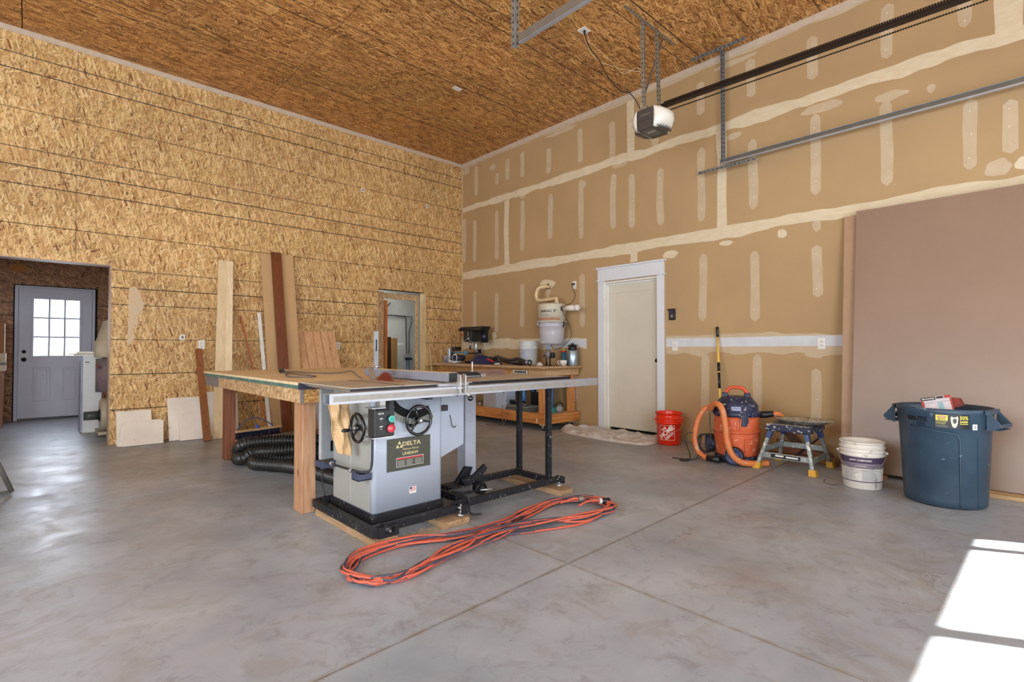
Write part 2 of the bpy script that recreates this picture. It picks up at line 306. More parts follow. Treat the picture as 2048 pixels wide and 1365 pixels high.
# ---------------------------------------------------------------- the setting
XL,XR,YF,YB,ZC=-4.2,5.81,-2.6,7.53,4.52
XE0,XE1,YD=-2.2,1.30,11.05           # entry room behind the back wall
M_slab=concrete('concrete'); M_joint=mat('joint_dust',(150,132,112),.9,scale=90,c2=(112,98,84))
SH_W=[(222,190,136),(204,168,112),(176,136,84),(128,80,38)]
M_osbW=osb('osb_wall',(0,2),[(234,204,150),(216,176,116),(176,130,74),(120,66,28),(142,98,52)],(72,46,22),3,lines=[(.40,.9),(.81,.9),(1.63,.75),(1.825,.95),(2.03,.7),(2.862,.9),(3.058,.95),(3.25,.7),(4.075,.95),(4.245,.85)],xl=[(.38,.5),(1.60,.4),(2.19,.5),(3.40,.5),(4.61,.4)],ang0=90)
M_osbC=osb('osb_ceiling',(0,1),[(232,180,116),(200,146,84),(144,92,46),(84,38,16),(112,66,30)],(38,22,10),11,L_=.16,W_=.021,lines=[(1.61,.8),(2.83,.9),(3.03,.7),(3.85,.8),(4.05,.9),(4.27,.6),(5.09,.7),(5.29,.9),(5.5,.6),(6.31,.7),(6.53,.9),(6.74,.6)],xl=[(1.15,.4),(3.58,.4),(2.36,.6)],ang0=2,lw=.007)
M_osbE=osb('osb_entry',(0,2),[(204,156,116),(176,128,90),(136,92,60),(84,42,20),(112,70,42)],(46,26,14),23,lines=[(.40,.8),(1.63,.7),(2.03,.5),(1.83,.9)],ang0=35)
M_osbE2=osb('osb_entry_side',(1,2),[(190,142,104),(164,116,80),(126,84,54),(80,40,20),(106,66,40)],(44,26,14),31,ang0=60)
M_osbS=osb('osb_edge',(0,2),[(222,192,150),(205,172,128),(182,146,100),(120,76,40),(150,112,70)],(90,62,38),41,L_=.06,W_=.014,ang0=50)
M_osbY=osb('osb_apron',(1,2),[(222,192,150),(200,164,118),(172,132,88),(112,70,40),(150,112,70)],(84,58,38),43,L_=.06,W_=.014,ang0=40)
M_white=mat('white_trim',(225,222,214),.4,var=.04); M_bead=mat('corner_bead',(196,178,158),.6,var=.08,scale=14)
M_studY=wood('stud_wood_upright',(206,150,92),(170,112,60)); M_pine=wood('pine_upright',(222,196,150),(196,164,116))
M_black=mat('black_plastic',(24,24,27),.4,var=.2); M_dark=mat('dark_gap',(14,13,12),.9)
# floor: sub-slab plus slabs divided by saw-cut joints
struct(bx(XL-.2,XR+1.4,YF-.2,YD+.3,-.2,-.03).build('floor',M_joint),'concrete floor with saw-cut joints'); FL=bpy.data.objects['floor']
def jy(y,x): return y+.028*(x-2.04)
cuts_x=[XL-.1,-1.0,2.04,XR+1.3]; cuts_y=[YF-.1,-1.26,1.745,4.82,7.86,YD+.25]; g=.0042
for i in range(3):
    for j in range(5):
        x0,x1,y0,y1=cuts_x[i]+g,cuts_x[i+1]-g,cuts_y[j]+g,cuts_y[j+1]-g
        s=MB(); s.prism([(x0,jy(y0,x0) if 0<j else y0,-.03),(x1,jy(y0,x1) if 0<j else y0,-.03),(x1,jy(y1,x1) if j<4 else y1,-.03),(x0,jy(y1,x0) if j<4 else y1,-.03)],(0,0,.03)); s.build('slab',M_slab,FL)
def sheets(xs,zs,fn,name,m,parent,gap=.004,skip=()):
    k=0
    for i in range(len(xs)-1):
        for j in range(len(zs)-1):
            if (i,j) in skip: continue
            fn(xs[i]+gap,xs[i+1]-gap,zs[j]+gap,zs[j+1]-gap).build(name,m,parent)
# back wall (left in view) with its two openings
OX0,OX1,OZ=-1.6,.70,2.085; DX0,DX1,DZ=4.09,5.03,2.09
wb=MB().box(XL,OX0,YB+.012,YB+.15,0,ZC).box(OX0,OX1,YB+.012,YB+.15,OZ,ZC).box(OX1,DX0,YB+.012,YB+.15,0,ZC).box(DX0,DX1,YB+.012,YB+.15,DZ,ZC).box(DX1,XR+.15,YB+.012,YB+.15,0,ZC).build('wall_back',mat('backing_dark',(52,38,26),.9)); struct(wb)
def bpiece(x0,x1,z0,z1): return bx(x0,x1,YB,YB+.011,z0,z1)
XS=[XL,-2.06,.38,2.19,4.61,XR]; ZS=[0,1.22,2.44,3.66,ZC]
for i in range(5):
    for j in range(4):
        a,b_,c,d=XS[i],XS[i+1],ZS[j],ZS[j+1]; q=.0036
        rects=[(a,b_,c,d)]
        for (hx0,hx1,hz) in ((OX0,OX1,OZ),(DX0,DX1,DZ)):
            out=[]
            for (p,r,s0,t) in rects:
                if r<=hx0 or p>=hx1 or s0>=hz: out.append((p,r,s0,t)); continue
                if p<hx0: out.append((p,hx0,s0,t))
                if r>hx1: out.append((hx1,r,s0,t))
                if t>hz: out.append((max(p,hx0),min(r,hx1),hz,t))
            rects=out
        for (p,r,s0,t) in rects:
            if r-p<.03 or t-s0<.03: continue
            qa=.001 if p in XS else 0; qb=.001 if r in XS else 0; qc=q if s0 in ZS and s0>0 else 0; qd=q if t in ZS and t<ZC else 0
            bpiece(p+qa,r-qb,s0+qc,t-qd).build('osb_sheet',M_osbW,wb)
# white smear of joint compound beside the opening
mb=MB(); vs=[(.86,YB-.0015,1.22)]
for k in range(9): vs.append((.86+.005*random.random(),YB-.0015,1.24+k*.075))
pts=[(.86,1.16),(.90,1.17),(.93,1.25),(.905,1.34),(.96,1.44),(.955,1.5),(1.0,1.58),(1.01,1.66),(.985,1.74),(.965,1.8),(.93,1.85),(.87,1.83),(.862,1.7),(.866,1.5),(.86,1.3)]
mb.prism([(x,YB-.0002,z) for x,z in pts],(0,-.0012,0)); mb.build('joint_compound',mat('smear',(200,186,168),.8,c2=(204,170,120),scale=46,detail=8),wb)
for a,b_ in ((3.838,3.63),(5.048,3.605)):
    bx(a-.027,a+.027,YB-.006,YB,b_-.03,b_+.03).build('wall_box_cover',M_white,wb); bx(a-.013,a+.013,YB-.009,YB-.0061,b_-.015,b_+.013).build('wall_box_socket',mat('grey_socket',(120,112,100),.6),wb)
# ceiling
ce=bx(XL-.2,XR+.15,YF-.15,YB+.15,ZC+.013,ZC+.15).build('ceiling',mat('backing_dark',(52,38,26),.9)); struct(ce)
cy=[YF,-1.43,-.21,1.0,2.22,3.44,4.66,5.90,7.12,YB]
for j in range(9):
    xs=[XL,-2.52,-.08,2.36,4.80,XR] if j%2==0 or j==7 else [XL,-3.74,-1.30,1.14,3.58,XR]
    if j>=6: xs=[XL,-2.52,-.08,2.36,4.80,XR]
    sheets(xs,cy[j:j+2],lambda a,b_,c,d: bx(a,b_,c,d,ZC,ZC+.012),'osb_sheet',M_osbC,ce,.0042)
for (x,y) in ((4.055,5.36),): bx(x-.06,x+.06,y-.035,y+.035,ZC-.006,ZC).build('cover_plate',M_white,ce)
ct=bx(4.245,4.355,3.395,3.495,ZC-.007,ZC).build('outlet_plate',M_white,ce)
# corner bead strips where walls meet the ceiling
struct(bx(XL,XR-.012,YB-.010,YB-.0005,ZC-.062,ZC-.001).build('trim_1',M_bead)); 
struct(bx(XR-.010,XR-.0005,YF,YB-.011,ZC-.075,ZC-.001).build('trim_2',M_bead))
struct(bx(XR-.006,XR-.0005,YB-.035,YB-.0121,0,ZC-.08).build('trim_3',mat('corner_tape',(206,184,150),.7,scale=20)))
# right wall, drywall with taped joints and screw strips
M_dw=mat('drywall',(180,150,108),.8,c2=(171,143,104),scale=1.3,detail=3)
M_seam=mat('compound_cream',(218,204,176),.85,c2=(207,190,158),scale=9,stretch=(1,1,3),detail=7); M_strip=mat('compound_thin',(198,178,150),.85,c2=(188,166,134),scale=6,detail=6); M_lowseam=mat('compound_white',(208,211,216),.85,c2=(198,199,202),scale=7,detail=6)
DY0,DY1,DH=3.475,4.315,2.035      # interior door opening in the right wall
wr=MB().box(XR,XR+.15,YF,DY0,0,ZC).box(XR,XR+.15,DY1,YB+.15,0,ZC).box(XR,XR+.15,DY0,DY1,DH,ZC).build('wall_right',M_dw); struct(wr)
def patch(name,ys,top,bot,m,thk=.0015,edge=.012,lift=0):
    """strip of compound: upper and lower outline functions over y"""
    mb=MB(); n=len(ys); f=[]; 
    for y in ys: f+=[(XR-thk-lift,y,top(y)),(XR-thk-lift,y,bot(y))]
    k=len(f); b=[(XR+.0002,v[1],v[2]) for v in f]
    fs=[(2*i,2*i+1,2*i+3,2*i+2) for i in range(n-1)]+[(2*i,2*i+2,k+2*i+2,k+2*i) for i in range(n-1)]+[(2*i+1,k+2*i+1,k+2*i+3,2*i+3) for i in range(n-1)]
    mb.add(f+b,fs,False); return mb.build(name,m,wr)
def nz(y,z,s=1,a=1): return a*(noise.noise(Vector((y*s,z*3.7,z)))+.5*noise.noise(Vector((y*s*3.1,z*5,3))))
def fr(a,b_,s): 
    n=int((b_-a)/s)+1; return [a+(b_-a)*i/n for i in range(n+1)]
patch('joint_compound',fr(YF,YB-.04,.04),lambda y:3.66+.062+nz(y,3.66,2.2,.035),lambda y:3.66-.052+nz(y,1.2,2.5,.032),M_seam)
patch('joint_compound',fr(YF,YB-.04,.04),lambda y:2.455+.058+nz(y,2.4,1.6,.03),lambda y:2.455-.062+nz(y,7.2,1.8,.035),M_seam)
patch('joint_compound',fr(1.35,DY0-.11,.04),lambda y:1.185+.085+nz(y,4.4,2.2,.03),lambda y:1.185-.105-abs(nz(y,9.2,1.5,.09)),M_strip)
patch('joint_compound',fr(1.0,DY0-.11,.05),lambda y:1.192+.05+nz(y,5.4,3,.004),lambda y:1.192-.055+nz(y,6.2,3,.004),M_lowseam,lift=.0012)
patch('joint_compound',fr(4.62,YB-.04,.04),lambda y:1.192+.088+nz(y,5.1,2.6,.03),lambda y:1.192-.06-abs(nz(y,8.2,2.2,.06)),M_seam)
patch('joint_compound',fr(4.62,5.7,.05),lambda y:1.192+.055+nz(y,5.6,3,.01),lambda y:1.192-.05+nz(y,6.6,3,.01),M_lowseam,lift=.0012)
patch('joint_compound',fr(YF,YB-.04,.05),lambda y:4.45,lambda y:4.425+nz(y,2.9,2.6,.035),M_strip,thk=.001)
def vstrip(y,z0,z1,wd,m,seed):
    zs=fr(z0,z1,.03); mb=MB(); f=[]
    for i,z in enumerate(zs):
        t=(z-z0)/(z1-z0); e=min(1,((t*(1-t))**.5)*(4.2 if z1-z0>.35 else 2.6)) if m is M_strip else 1
        hw=wd/2*max(.12,e)*(1+.18*noise.noise(Vector((seed,z*3,0)))); dy=.022*noise.noise(Vector((seed*3.3,z*1.7,5)))
        f+=[(XR-.001,y+dy-hw,z),(XR-.001,y+dy+hw,z)]
    n=len(zs); k=len(f); b=[(XR+.0002,v[1],v[2]) for v in f]
    mb.add(f+b,[(2*i,2*i+1,2*i+3,2*i+2) for i in range(n-1)]+[(2*i,2*i+2,k+2*i+2,k+2*i) for i in range(n-1)]+[(2*i+1,k+2*i+1,k+2*i+3,2*i+3) for i in range(n-1)]+[(0,k,k+1,1),(2*n-2,2*n-1,k+2*n-1,k+2*n-2)],False)
    mb.build('joint_compound',m,wr)
STR=[(7.11,3.85,4.39),(6.54,3.92,4.12),(6.29,3.93,4.29),(5.93,3.90,4.32),(5.36,3.81,4.21),(4.73,3.81,4.32),(4.17,3.72,4.24),(3.51,3.70,4.2),(2.90,3.9,4.3),(2.31,3.9,4.33),(1.70,3.86,4.31),(1.07,3.82,4.33),(.52,3.86,4.2),
 (7.45,2.68,3.51),(7.15,2.67,3.43),(6.55,2.63,3.48),(5.93,2.69,3.53),(5.32,2.79,3.49),(4.72,2.70,3.57),(4.15,2.75,3.51),(3.86,2.71,3.44),(3.44,2.67,3.40),(2.89,2.62,3.51),(2.29,2.65,3.43),(1.68,2.67,3.50),(1.08,2.63,3.43),(.50,2.63,3.23),(.25,2.7,3.14),(-.14,2.64,3.4),
 (7.15,1.30,2.15),(6.57,1.38,2.07),(5.93,1.46,2.17),(4.70,1.42,2.20),(2.88,1.44,2.24),(2.29,1.41,2.19),(1.67,1.63,2.16),(2.86,.34,1.05),(2.27,.40,1.05),(1.69,.29,.91),(4.84,.35,1.11),(6.0,.3,.98)]
for i,(y,a,b_) in enumerate(STR): vstrip(y,a,b_,.095,M_strip,i*1.7+.3)
for i,(y,a,b_) in enumerate([(6.31,2.5,3.6),(3.874,3.7,4.42),(2.647,2.5,3.62),(3.844,2.26,2.41),(.25,3.70,4.42)]): vstrip(y,a,b_,.11 if y>.3 else .17,M_seam,i+50.2)
def blob(y,z,ry,rz,m,seed):
    n=22; P=[]
    for k in range(n):
        t=2*PI*k/n; q=1+.32*noise.noise(Vector((math.cos(t)*1.3,math.sin(t)*1.3,seed))); P.append((XR+.0002,y+math.cos(t)*ry*q,z+math.sin(t)*rz*q))
    MB().prism(P,(-.0014,0,0)).build('joint_compound',m,wr)
for i,(y,z,ry,rz,m) in enumerate([(5.40,2.10,.17,.07,M_seam),(5.36,1.99,.05,.13,M_strip),(3.31,2.285,.11,.045,M_seam),(6.66,4.25,.07,.05,M_strip),(2.5,3.53,.09,.035,M_strip),(1.05,3.46,.12,.04,M_strip),(1.62,3.55,.18,.05,M_strip),(2.0,2.33,.05,.05,M_seam),(1.67,2.36,.04,.06,M_strip),(.33,2.60,.08,.07,M_strip),(.16,2.60,.07,.06,M_seam),(.75,3.42,.03,.04,M_strip),(1.7,1.08,.10,.06,M_strip),(5.93,3.6,.07,.05,M_strip),(4.68,3.48,.06,.05,M_strip),(4.05,3.6,.12,.03,M_strip),(6.62,1.34,.06,.06,M_seam),(2.6,2.32,.08,.03,M_seam),(7.4,4.36,.10,.06,M_strip),(5.1,4.38,.3,.03,M_strip),(2.5,4.37,.25,.03,M_strip)]): blob(y,z,ry,rz,m,i*2.9)
# screw heads in the strips, too small to pick apart singly
sc=MB()
for (y,a,b_) in STR:
    k=3
    for j in range(k):
        z=a+(b_-a)*(j+.5)/k; yy=y+random.uniform(-.012,.012); sc.lathe([(0,.0022),(.005,.002),(.0055,0)],(XR-.001,yy,z),(-1,0,0),7)
o=sc.build('screw_spot',mat('spot_white',(228,222,210),.8),wr); o['kind']='stuff'
# walls behind and beside the camera with openings made up to let daylight in
M_wf=mat('front_wall_paint',(188,160,118),.8)
GX0,GX1,GZ=-2.6,1.2,3.0          # unseen open door bay, invented to admit sky light
wf=MB().box(XL,GX0,YF-.15,YF,0,ZC).box(GX0,GX1,YF-.15,YF,GZ,ZC).box(GX1,2.3,YF-.15,YF,0,ZC).box(2.3,5.72,YF-.15,YF,2.52,ZC).box(5.72,XR+.15,YF-.15,YF,0,ZC).build('wall_front',M_wf); struct(wf)
wl=MB().box(XL-.15,XL,YF-.15,-.9,0,ZC).box(XL-.15,XL,-.9,4.1,0,.7).box(XL-.15,XL,-.9,4.1,3.7,ZC).box(XL-.15,XL,4.1,YB+.15,0,ZC).build('wall_left',M_wf); struct(wl)
# sectional garage door with a row of long windows; the sun comes through it
gd=thing('garage_door','white sectional garage door with one row of long windows','garage door',(4.0,YF+.03,0)); 
gz=[0,.62,1.24,1.50]
bx(2.3,5.72,YF-.06,YF-.02,0,.60).build('door_panel',M_white,gd); bx(2.3,5.72,YF-.06,YF-.02,.61,1.20).build('door_panel',M_white,gd); bx(2.3,5.72,YF-.06,YF-.02,1.21,1.42).build('door_panel',M_white,gd)
WZ0,WZ1=1.48,2.30
fr_=MB().box(2.3,5.72,YF-.06,YF-.02,1.43,WZ0).box(2.3,5.72,YF-.06,YF-.02,WZ1,2.51)
for a,b_ in ((2.3,2.78),(4.275,4.325),(5.475,5.535)): pass
wx=[2.85,3.0,4.19,4.28,5.44,5.50,5.69]
fr_.box(2.3,3.0,YF-.06,YF-.02,WZ0,WZ1).box(4.19,4.28,YF-.06,YF-.02,WZ0,WZ1).box(5.435,5.50,YF-.06,YF-.02,WZ0,WZ1).box(5.685,5.72,YF-.06,YF-.02,WZ0,WZ1)
fr_.build('window_section',M_white,gd)
# right wall baseboard gap and the entry room
M_grey=mat('pale_wall',(196,196,190),.7,var=.05)
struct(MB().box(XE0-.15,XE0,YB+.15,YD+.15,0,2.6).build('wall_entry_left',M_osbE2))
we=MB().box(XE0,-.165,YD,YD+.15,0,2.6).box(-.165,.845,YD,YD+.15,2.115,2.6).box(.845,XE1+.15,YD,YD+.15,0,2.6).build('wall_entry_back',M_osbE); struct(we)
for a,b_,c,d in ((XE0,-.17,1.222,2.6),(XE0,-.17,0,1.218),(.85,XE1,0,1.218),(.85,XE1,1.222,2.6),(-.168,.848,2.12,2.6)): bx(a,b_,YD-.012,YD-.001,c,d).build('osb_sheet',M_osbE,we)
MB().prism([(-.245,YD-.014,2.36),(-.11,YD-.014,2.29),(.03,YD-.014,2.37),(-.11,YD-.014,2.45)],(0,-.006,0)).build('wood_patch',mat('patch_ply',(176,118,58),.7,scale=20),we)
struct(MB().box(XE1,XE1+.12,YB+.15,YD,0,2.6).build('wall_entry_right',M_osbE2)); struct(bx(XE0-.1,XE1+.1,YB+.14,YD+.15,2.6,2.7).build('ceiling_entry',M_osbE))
# trim on the big opening
op=MB().box(OX1-.012,OX1-.0005,YB-.004,YB+.16,0,OZ-.012).box(OX0,OX1-.0005,YB-.004,YB+.16,OZ-.012,OZ-.0005); struct(op.build('trim_4',mat('opening_edge',(178,150,128),.6)))
# entry door
M_door=mat('entry_door_paint',(192,192,204),.45,var=.04,scale=3)
d1=thing('door_1','white steel entry door with nine small panes','door',(.34,YD,0)); d1['kind']='structure'
DXA,DXB=-.105,.775
f=MB()
wx0,wx1,wz0,wz1=.062,.622,1.0,1.905
f.box(DXA,wx0,YD-.02,YD+.025,.03,2.075).box(wx1,DXB,YD-.02,YD+.025,.03,2.075).box(wx0,wx1,YD-.02,YD+.025,.03,wz0).box(wx0,wx1,YD-.02,YD+.025,wz1,2.075); f.build('door_slab',M_door,d1)
fr2=MB(); 
for a,b_,c,d in ((wx0-.03,wx0+.006,wz0-.03,wz1+.03),(wx1-.006,wx1+.03,wz0-.03,wz1+.03),(wx0+.006,wx1-.006,wz0-.03,wz0+.006),(wx0+.006,wx1-.006,wz1-.006,wz1+.03)): fr2.box(a,b_,YD-.034,YD-.0205,c,d)
fr2.build('window_frame',M_door,d1,bev=.004)
for k in (1,2):
    x=wx0+(wx1-wx0)*k/3; bx(x-.012,x+.012,YD-.028,YD-.004,wz0,wz1).build('muntin',M_door,d1)
    z=wz0+(wz1-wz0)*k/3; bx(wx0,wx1,YD-.026,YD-.006,z-.012,z+.012).build('muntin',M_door,d1)
M_glass,ntg,bg_=newmat('glass'); ntg.nodes.clear(); oo=N(ntg,'ShaderNodeOutputMaterial'); tr=N(ntg,'ShaderNodeBsdfTransparent'); gl=N(ntg,'ShaderNodeBsdfGlossy'); gl.inputs['Roughness'].default_value=.02; mxs=N(ntg,'ShaderNodeMixShader'); mxs.inputs[0].default_value=.06; ntg.links.new(tr.outputs[0],mxs.inputs[1]); ntg.links.new(gl.outputs[0],mxs.inputs[2]); ntg.links.new(mxs.outputs[0],oo.inputs[0])
for i in range(3):
    for j in range(3): 
        a=wx0+(wx1-wx0)*i/3; c=wz0+(wz1-wz0)*j/3
        bx(a+.01,a+(wx1-wx0)/3-.01,YD+.0,YD+.004,c+.01,c+(wz1-wz0)/3-.01).build('pane',M_glass,d1)
def panel(parent,x0,x1,y,z0,z1,m,dep=.013,w=.016):
    p=MB(); 
    for a,b_,c,d in ((x0,x1,z0,z0+w),(x0,x1,z1-w,z1),(x0,x0+w,z0+w,z1-w),(x1-w,x1,z0+w,z1-w)): p.box(a,b_,y-dep,y,c,d)
    p.box(x0+.04,x1-.04,y-dep*.8,y,z0+.04,z1-.04); p.build('raised_panel',m,parent,bev=.003)
panel(d1,.06,.27,YD-.0205,.28,.82,M_door); panel(d1,.41,.62,YD-.0205,.28,.82,M_door)
for z,r_ in ((1.068,.027),(.945,.033)): MB().lathe([(0,-.0),(r_,0),(r_*.95,.014),(r_*.7,.03),(0,.034)],(-.04,YD-.0205,z),(0,-1,0),20).build('door_knob',M_black,d1)
bx(-.2,.88,YD+.026,YD+.032,0,.99).build('light_stop_low',M_door,d1); MB().box(-.2,.04,YD+.026,YD+.032,.991,2.2).box(.64,.9,YD+.026,YD+.032,.991,2.2).box(.041,.639,YD+.026,YD+.032,1.92,2.2).build('light_stop',M_dark,d1)  # sheets added behind the door to stop sky light leaking past the frame
j=MB().box(-.15,DXA-.004,YD-.035,YD+.02,.0,2.10).box(DXB+.004,.815,YD-.035,YD+.02,0,2.10).box(DXA-.004,DXB+.004,YD-.035,YD+.02,2.078,2.10); j.build('door_frame',M_door,d1)
MB().box(-.164,-.151,YD-.02,YD+.02,0,2.114).box(.816,.844,YD-.02,YD+.02,0,2.114).box(-.151,.816,YD-.02,YD+.02,2.101,2.114).build('shim_gap',M_dark,d1); bx(DXA,DXB,YD-.03,YD+.03,0,.028).build('threshold',M_black,d1)
# interior door in the right wall
M_idoor=mat('interior_door_paint',(206,200,184),.45,var=.03,scale=3)
d2=thing('door_2','white interior door standing recessed in its frame','door',(XR+.08,3.9,0)); d2['kind']='structure'
f=MB(); X0,X1=XR+.09,XR+.125; f.box(X0,X1,DY0+.03,DY1-.03,.035,2.0)
f.build('door_slab',M_idoor,d2); p=MB(); a,b_,c,d=DY0+.03,DY1-.03,.035,2.0; 
p.box(X0-.008,X0-.0005,a,b_,1.88,d).box(X0-.008,X0-.0005,a,b_,c,.26).box(X0-.008,X0-.0005,a,a+.11,.26,1.88).box(X0-.008,X0-.0005,b_-.11,b_,.26,1.88); p.build('door_rail',M_idoor,d2,bev=.004)
MB().cyl((X0-.010,DY0+.075,.96),(X0-.004,DY0+.075,.96),.026).build('knob_bore',M_dark,d2)
jm=MB().box(XR-.002,XR+.148,DY1-.02,DY1,0,DH).box(XR-.002,XR+.148,DY0,DY0+.02,0,DH).box(XR-.002,XR+.148,DY0+.02,DY1-.02,DH-.02,DH); o=jm.build('door_frame',M_white,d2)
MB().box(X0-.028,X0-.010,DY1-.032,DY1-.0205,0,DH-.03).box(X0-.028,X0-.010,DY0+.0205,DY0+.032,0,DH-.03).box(X0-.028,X0-.010,DY0+.0205,DY1-.0205,DH-.042,DH-.0205).build('door_stop',M_white,d2)
MB().box(XR+.126,XR+.16,DY0-.05,DY1+.05,-.01,DH+.05).build('light_block',M_dark,d2)  # added dark backing, blocks sky light leaking round the door
cs=thing('trim_5','white door casing with stacked head trim','trim',(XR-.01,3.9,0)); cs['kind']='structure'
M_case=mat('casing_paint',(214,217,222),.45,var=.03)
bx(XR-.020,XR-.0005,DY1-.008,DY1+.092,0,2.045).build('casing_leg',M_case,cs,bev=.002); bx(XR-.020,XR-.0005,DY0-.092,DY0+.008,0,2.045).build('casing_leg',M_case,cs,bev=.002)
bx(XR-.034,XR-.0005,DY0-.108,DY1+.108,2.046,2.064).build('fillet',M_case,cs); bx(XR-.022,XR-.0005,DY0-.094,DY1+.094,2.065,2.215).build('head_board',M_case,cs); bx(XR-.042,XR-.0005,DY0-.118,DY1+.118,2.216,2.238).build('cap',M_case,cs)
# store room seen through the small doorway
sr=MB().box(3.2,3.3,YB+.15,10.0,0,2.7).box(3.3,6.9,9.6,9.7,0,2.7).box(6.9,7.0,YB+.15,9.7,0,2.7).box(XR+.151,7.0,YB+.02,YB+.149,0,2.7).build('wall_store',M_grey); struct(sr)
struct(bx(3.2,7.0,YB+.15,9.7,2.7,2.8).build('ceiling_store',mat('white_ceiling_board',(226,226,222),.6,var=.05)))
dfm=thing('trim_6','rough OSB lined door frame of the small doorway','trim',(4.5,YB+.1,0)); dfm['kind']='structure'
bx(4.155,4.30,YB+.152,YB+.165,0,DZ-.02).build('osb_jamb',M_osbS,dfm); bx(4.30,4.985,YB+.152,YB+.165,1.955,2.05).build('osb_header',M_osbS,dfm)
MB().box(DX1-.02,DX1-.001,YB-.002,YB+.15,0,DZ-.001).build('jamb_stud',M_pine,dfm); MB().box(4.36,4.40,YB+.20,YB+.34,0,1.93).build('jamb_stud',wood('stud_orange',(196,120,58),(160,90,38)),dfm)
MB().box(DX0+.001,4.12,YB-.001,YB+.15,0,DZ-.001).build('jamb_board',M_osbY,dfm); bx(4.93,4.985,YB+.17,YB+.185,0,1.95).build('osb_jamb',M_osbS,dfm)
# ---------------------------------------------------------------- table saw on its mobile base
M_sawg=mat('saw_grey_enamel',(176,182,194),.36,var=.04,scale=3,coat=.2); M_sawside=mat('saw_side_grey',(158,156,150),.4,var=.05,scale=3)
M_iron=mat('black_steel',(30,30,36),.5,var=.3,scale=30,metal=.1,speck=(120,116,110),speck_t=.66,speck_s=45)
M_cast=mat('cast_table_top',(190,182,168),.42,metal=.1,c2=(156,146,130),scale=5,stretch=(1,4,1),detail=7)
M_alu=mat('rail_aluminium',(176,180,190),.34,metal=.6,var=.05,scale=6); M_alu2=mat('rail_scale_strip',(146,142,136),.5,metal=.2,var=.12,scale=18)
M_zinc=mat('zinc',(190,192,194),.35,metal=.8,var=.1,scale=20); M_wheel=mat('handwheel_black',(16,16,18),.18,var=.1,coat=.5)
M_plate=mat('name_plate',(74,74,64),.5,c2=(60,60,52),scale=60); M_gold=mat('plate_gold',(206,192,140),.5); M_whitep=mat('white_print',(228,226,220),.6); M_redp=mat('red_print',(190,60,60),.6)
ts=thing('table_saw','grey cabinet table saw with long aluminium rail and two black handwheels','table saw',(1.75,3.05,.06))
cx0,cx1,cy0,cy1=1.505,2.012,2.81,3.37
def rrect(x0,x1,y0,y1,r,n=5):
    P=[]
    for (cx,cy,a) in ((x1-r,y1-r,0),(x0+r,y1-r,90),(x0+r,y0+r,180),(x1-r,y0+r,270)):
        for k in range(n+1): t=R(a+90*k/n); P.append((cx+r*math.cos(t),cy+r*math.sin(t)))
    return P
P=rrect(cx0,cx1,cy0,cy1,.028)
mb=MB(); mb.prism([(x,y,.118) for x,y in P],(0,0,.735)); o=mb.build('cabinet',M_sawg,ts)
for p in o.data.polygons: p.use_smooth=abs(p.normal.z)<.5
# grey left panel skin (door side) and the black plinth
bx(cx0-.004,cx0-.0005,cy0+.03,cy1-.03,.125,.84).build('side_panel',M_sawside,ts,bev=.001)
bx(cx0-.0065,cx0-.0045,3.085,3.088,.14,.83).build('panel_seam',mat('seam_light',(190,188,182),.4),ts)
mb=MB(); mb.prism([(x,y,.062) for x,y in rrect(cx0-.012,cx1+.012,cy0-.012,cy1+.012,.03)],(0,0,.056)); mb.build('plinth',M_iron,ts,bev=.003)
# arc slot with tilt scale
def annulus(r0,r1,a0,a1,c,y,dy,n=24):
    mb=MB(); 
    A=[R(a0+(a1-a0)*k/n) for k in range(n+1)]
    poly=[(c[0]+math.cos(t)*r1,y,c[1]+math.sin(t)*r1) for t in A]+[(c[0]+math.cos(t)*r0,y,c[1]+math.sin(t)*r0) for t in reversed(A)]
    for k in range(n):
        q=[poly[k],poly[k+1],poly[2*n+1-k-1],poly[2*n+1-k]]; mb.prism(q,(0,dy,0))
    return mb
annulus(.185,.235,205,300,(1.80,.90),cy0-.0005,-.004).build('tilt_slot',M_dark,ts)
annulus(.236,.275,205,300,(1.80,.90),cy0-.0005,-.005).build('tilt_scale',mat('scale_metal',(150,148,138),.45,c2=(120,118,110),scale=50),ts)
tk=MB()
for k in range(20):
    t=R(208+4.6*k); tk.obox((1.80+math.cos(t)*.258,cy0-.0062,.90+math.sin(t)*.258),(math.cos(t)*.012,0,math.sin(t)*.012),(0,.0005,0),(math.sin(t)*.0007,0,-math.cos(t)*.0007))
o=tk.build('scale_marks',mat('black_ink',(26,26,26),.7),ts)
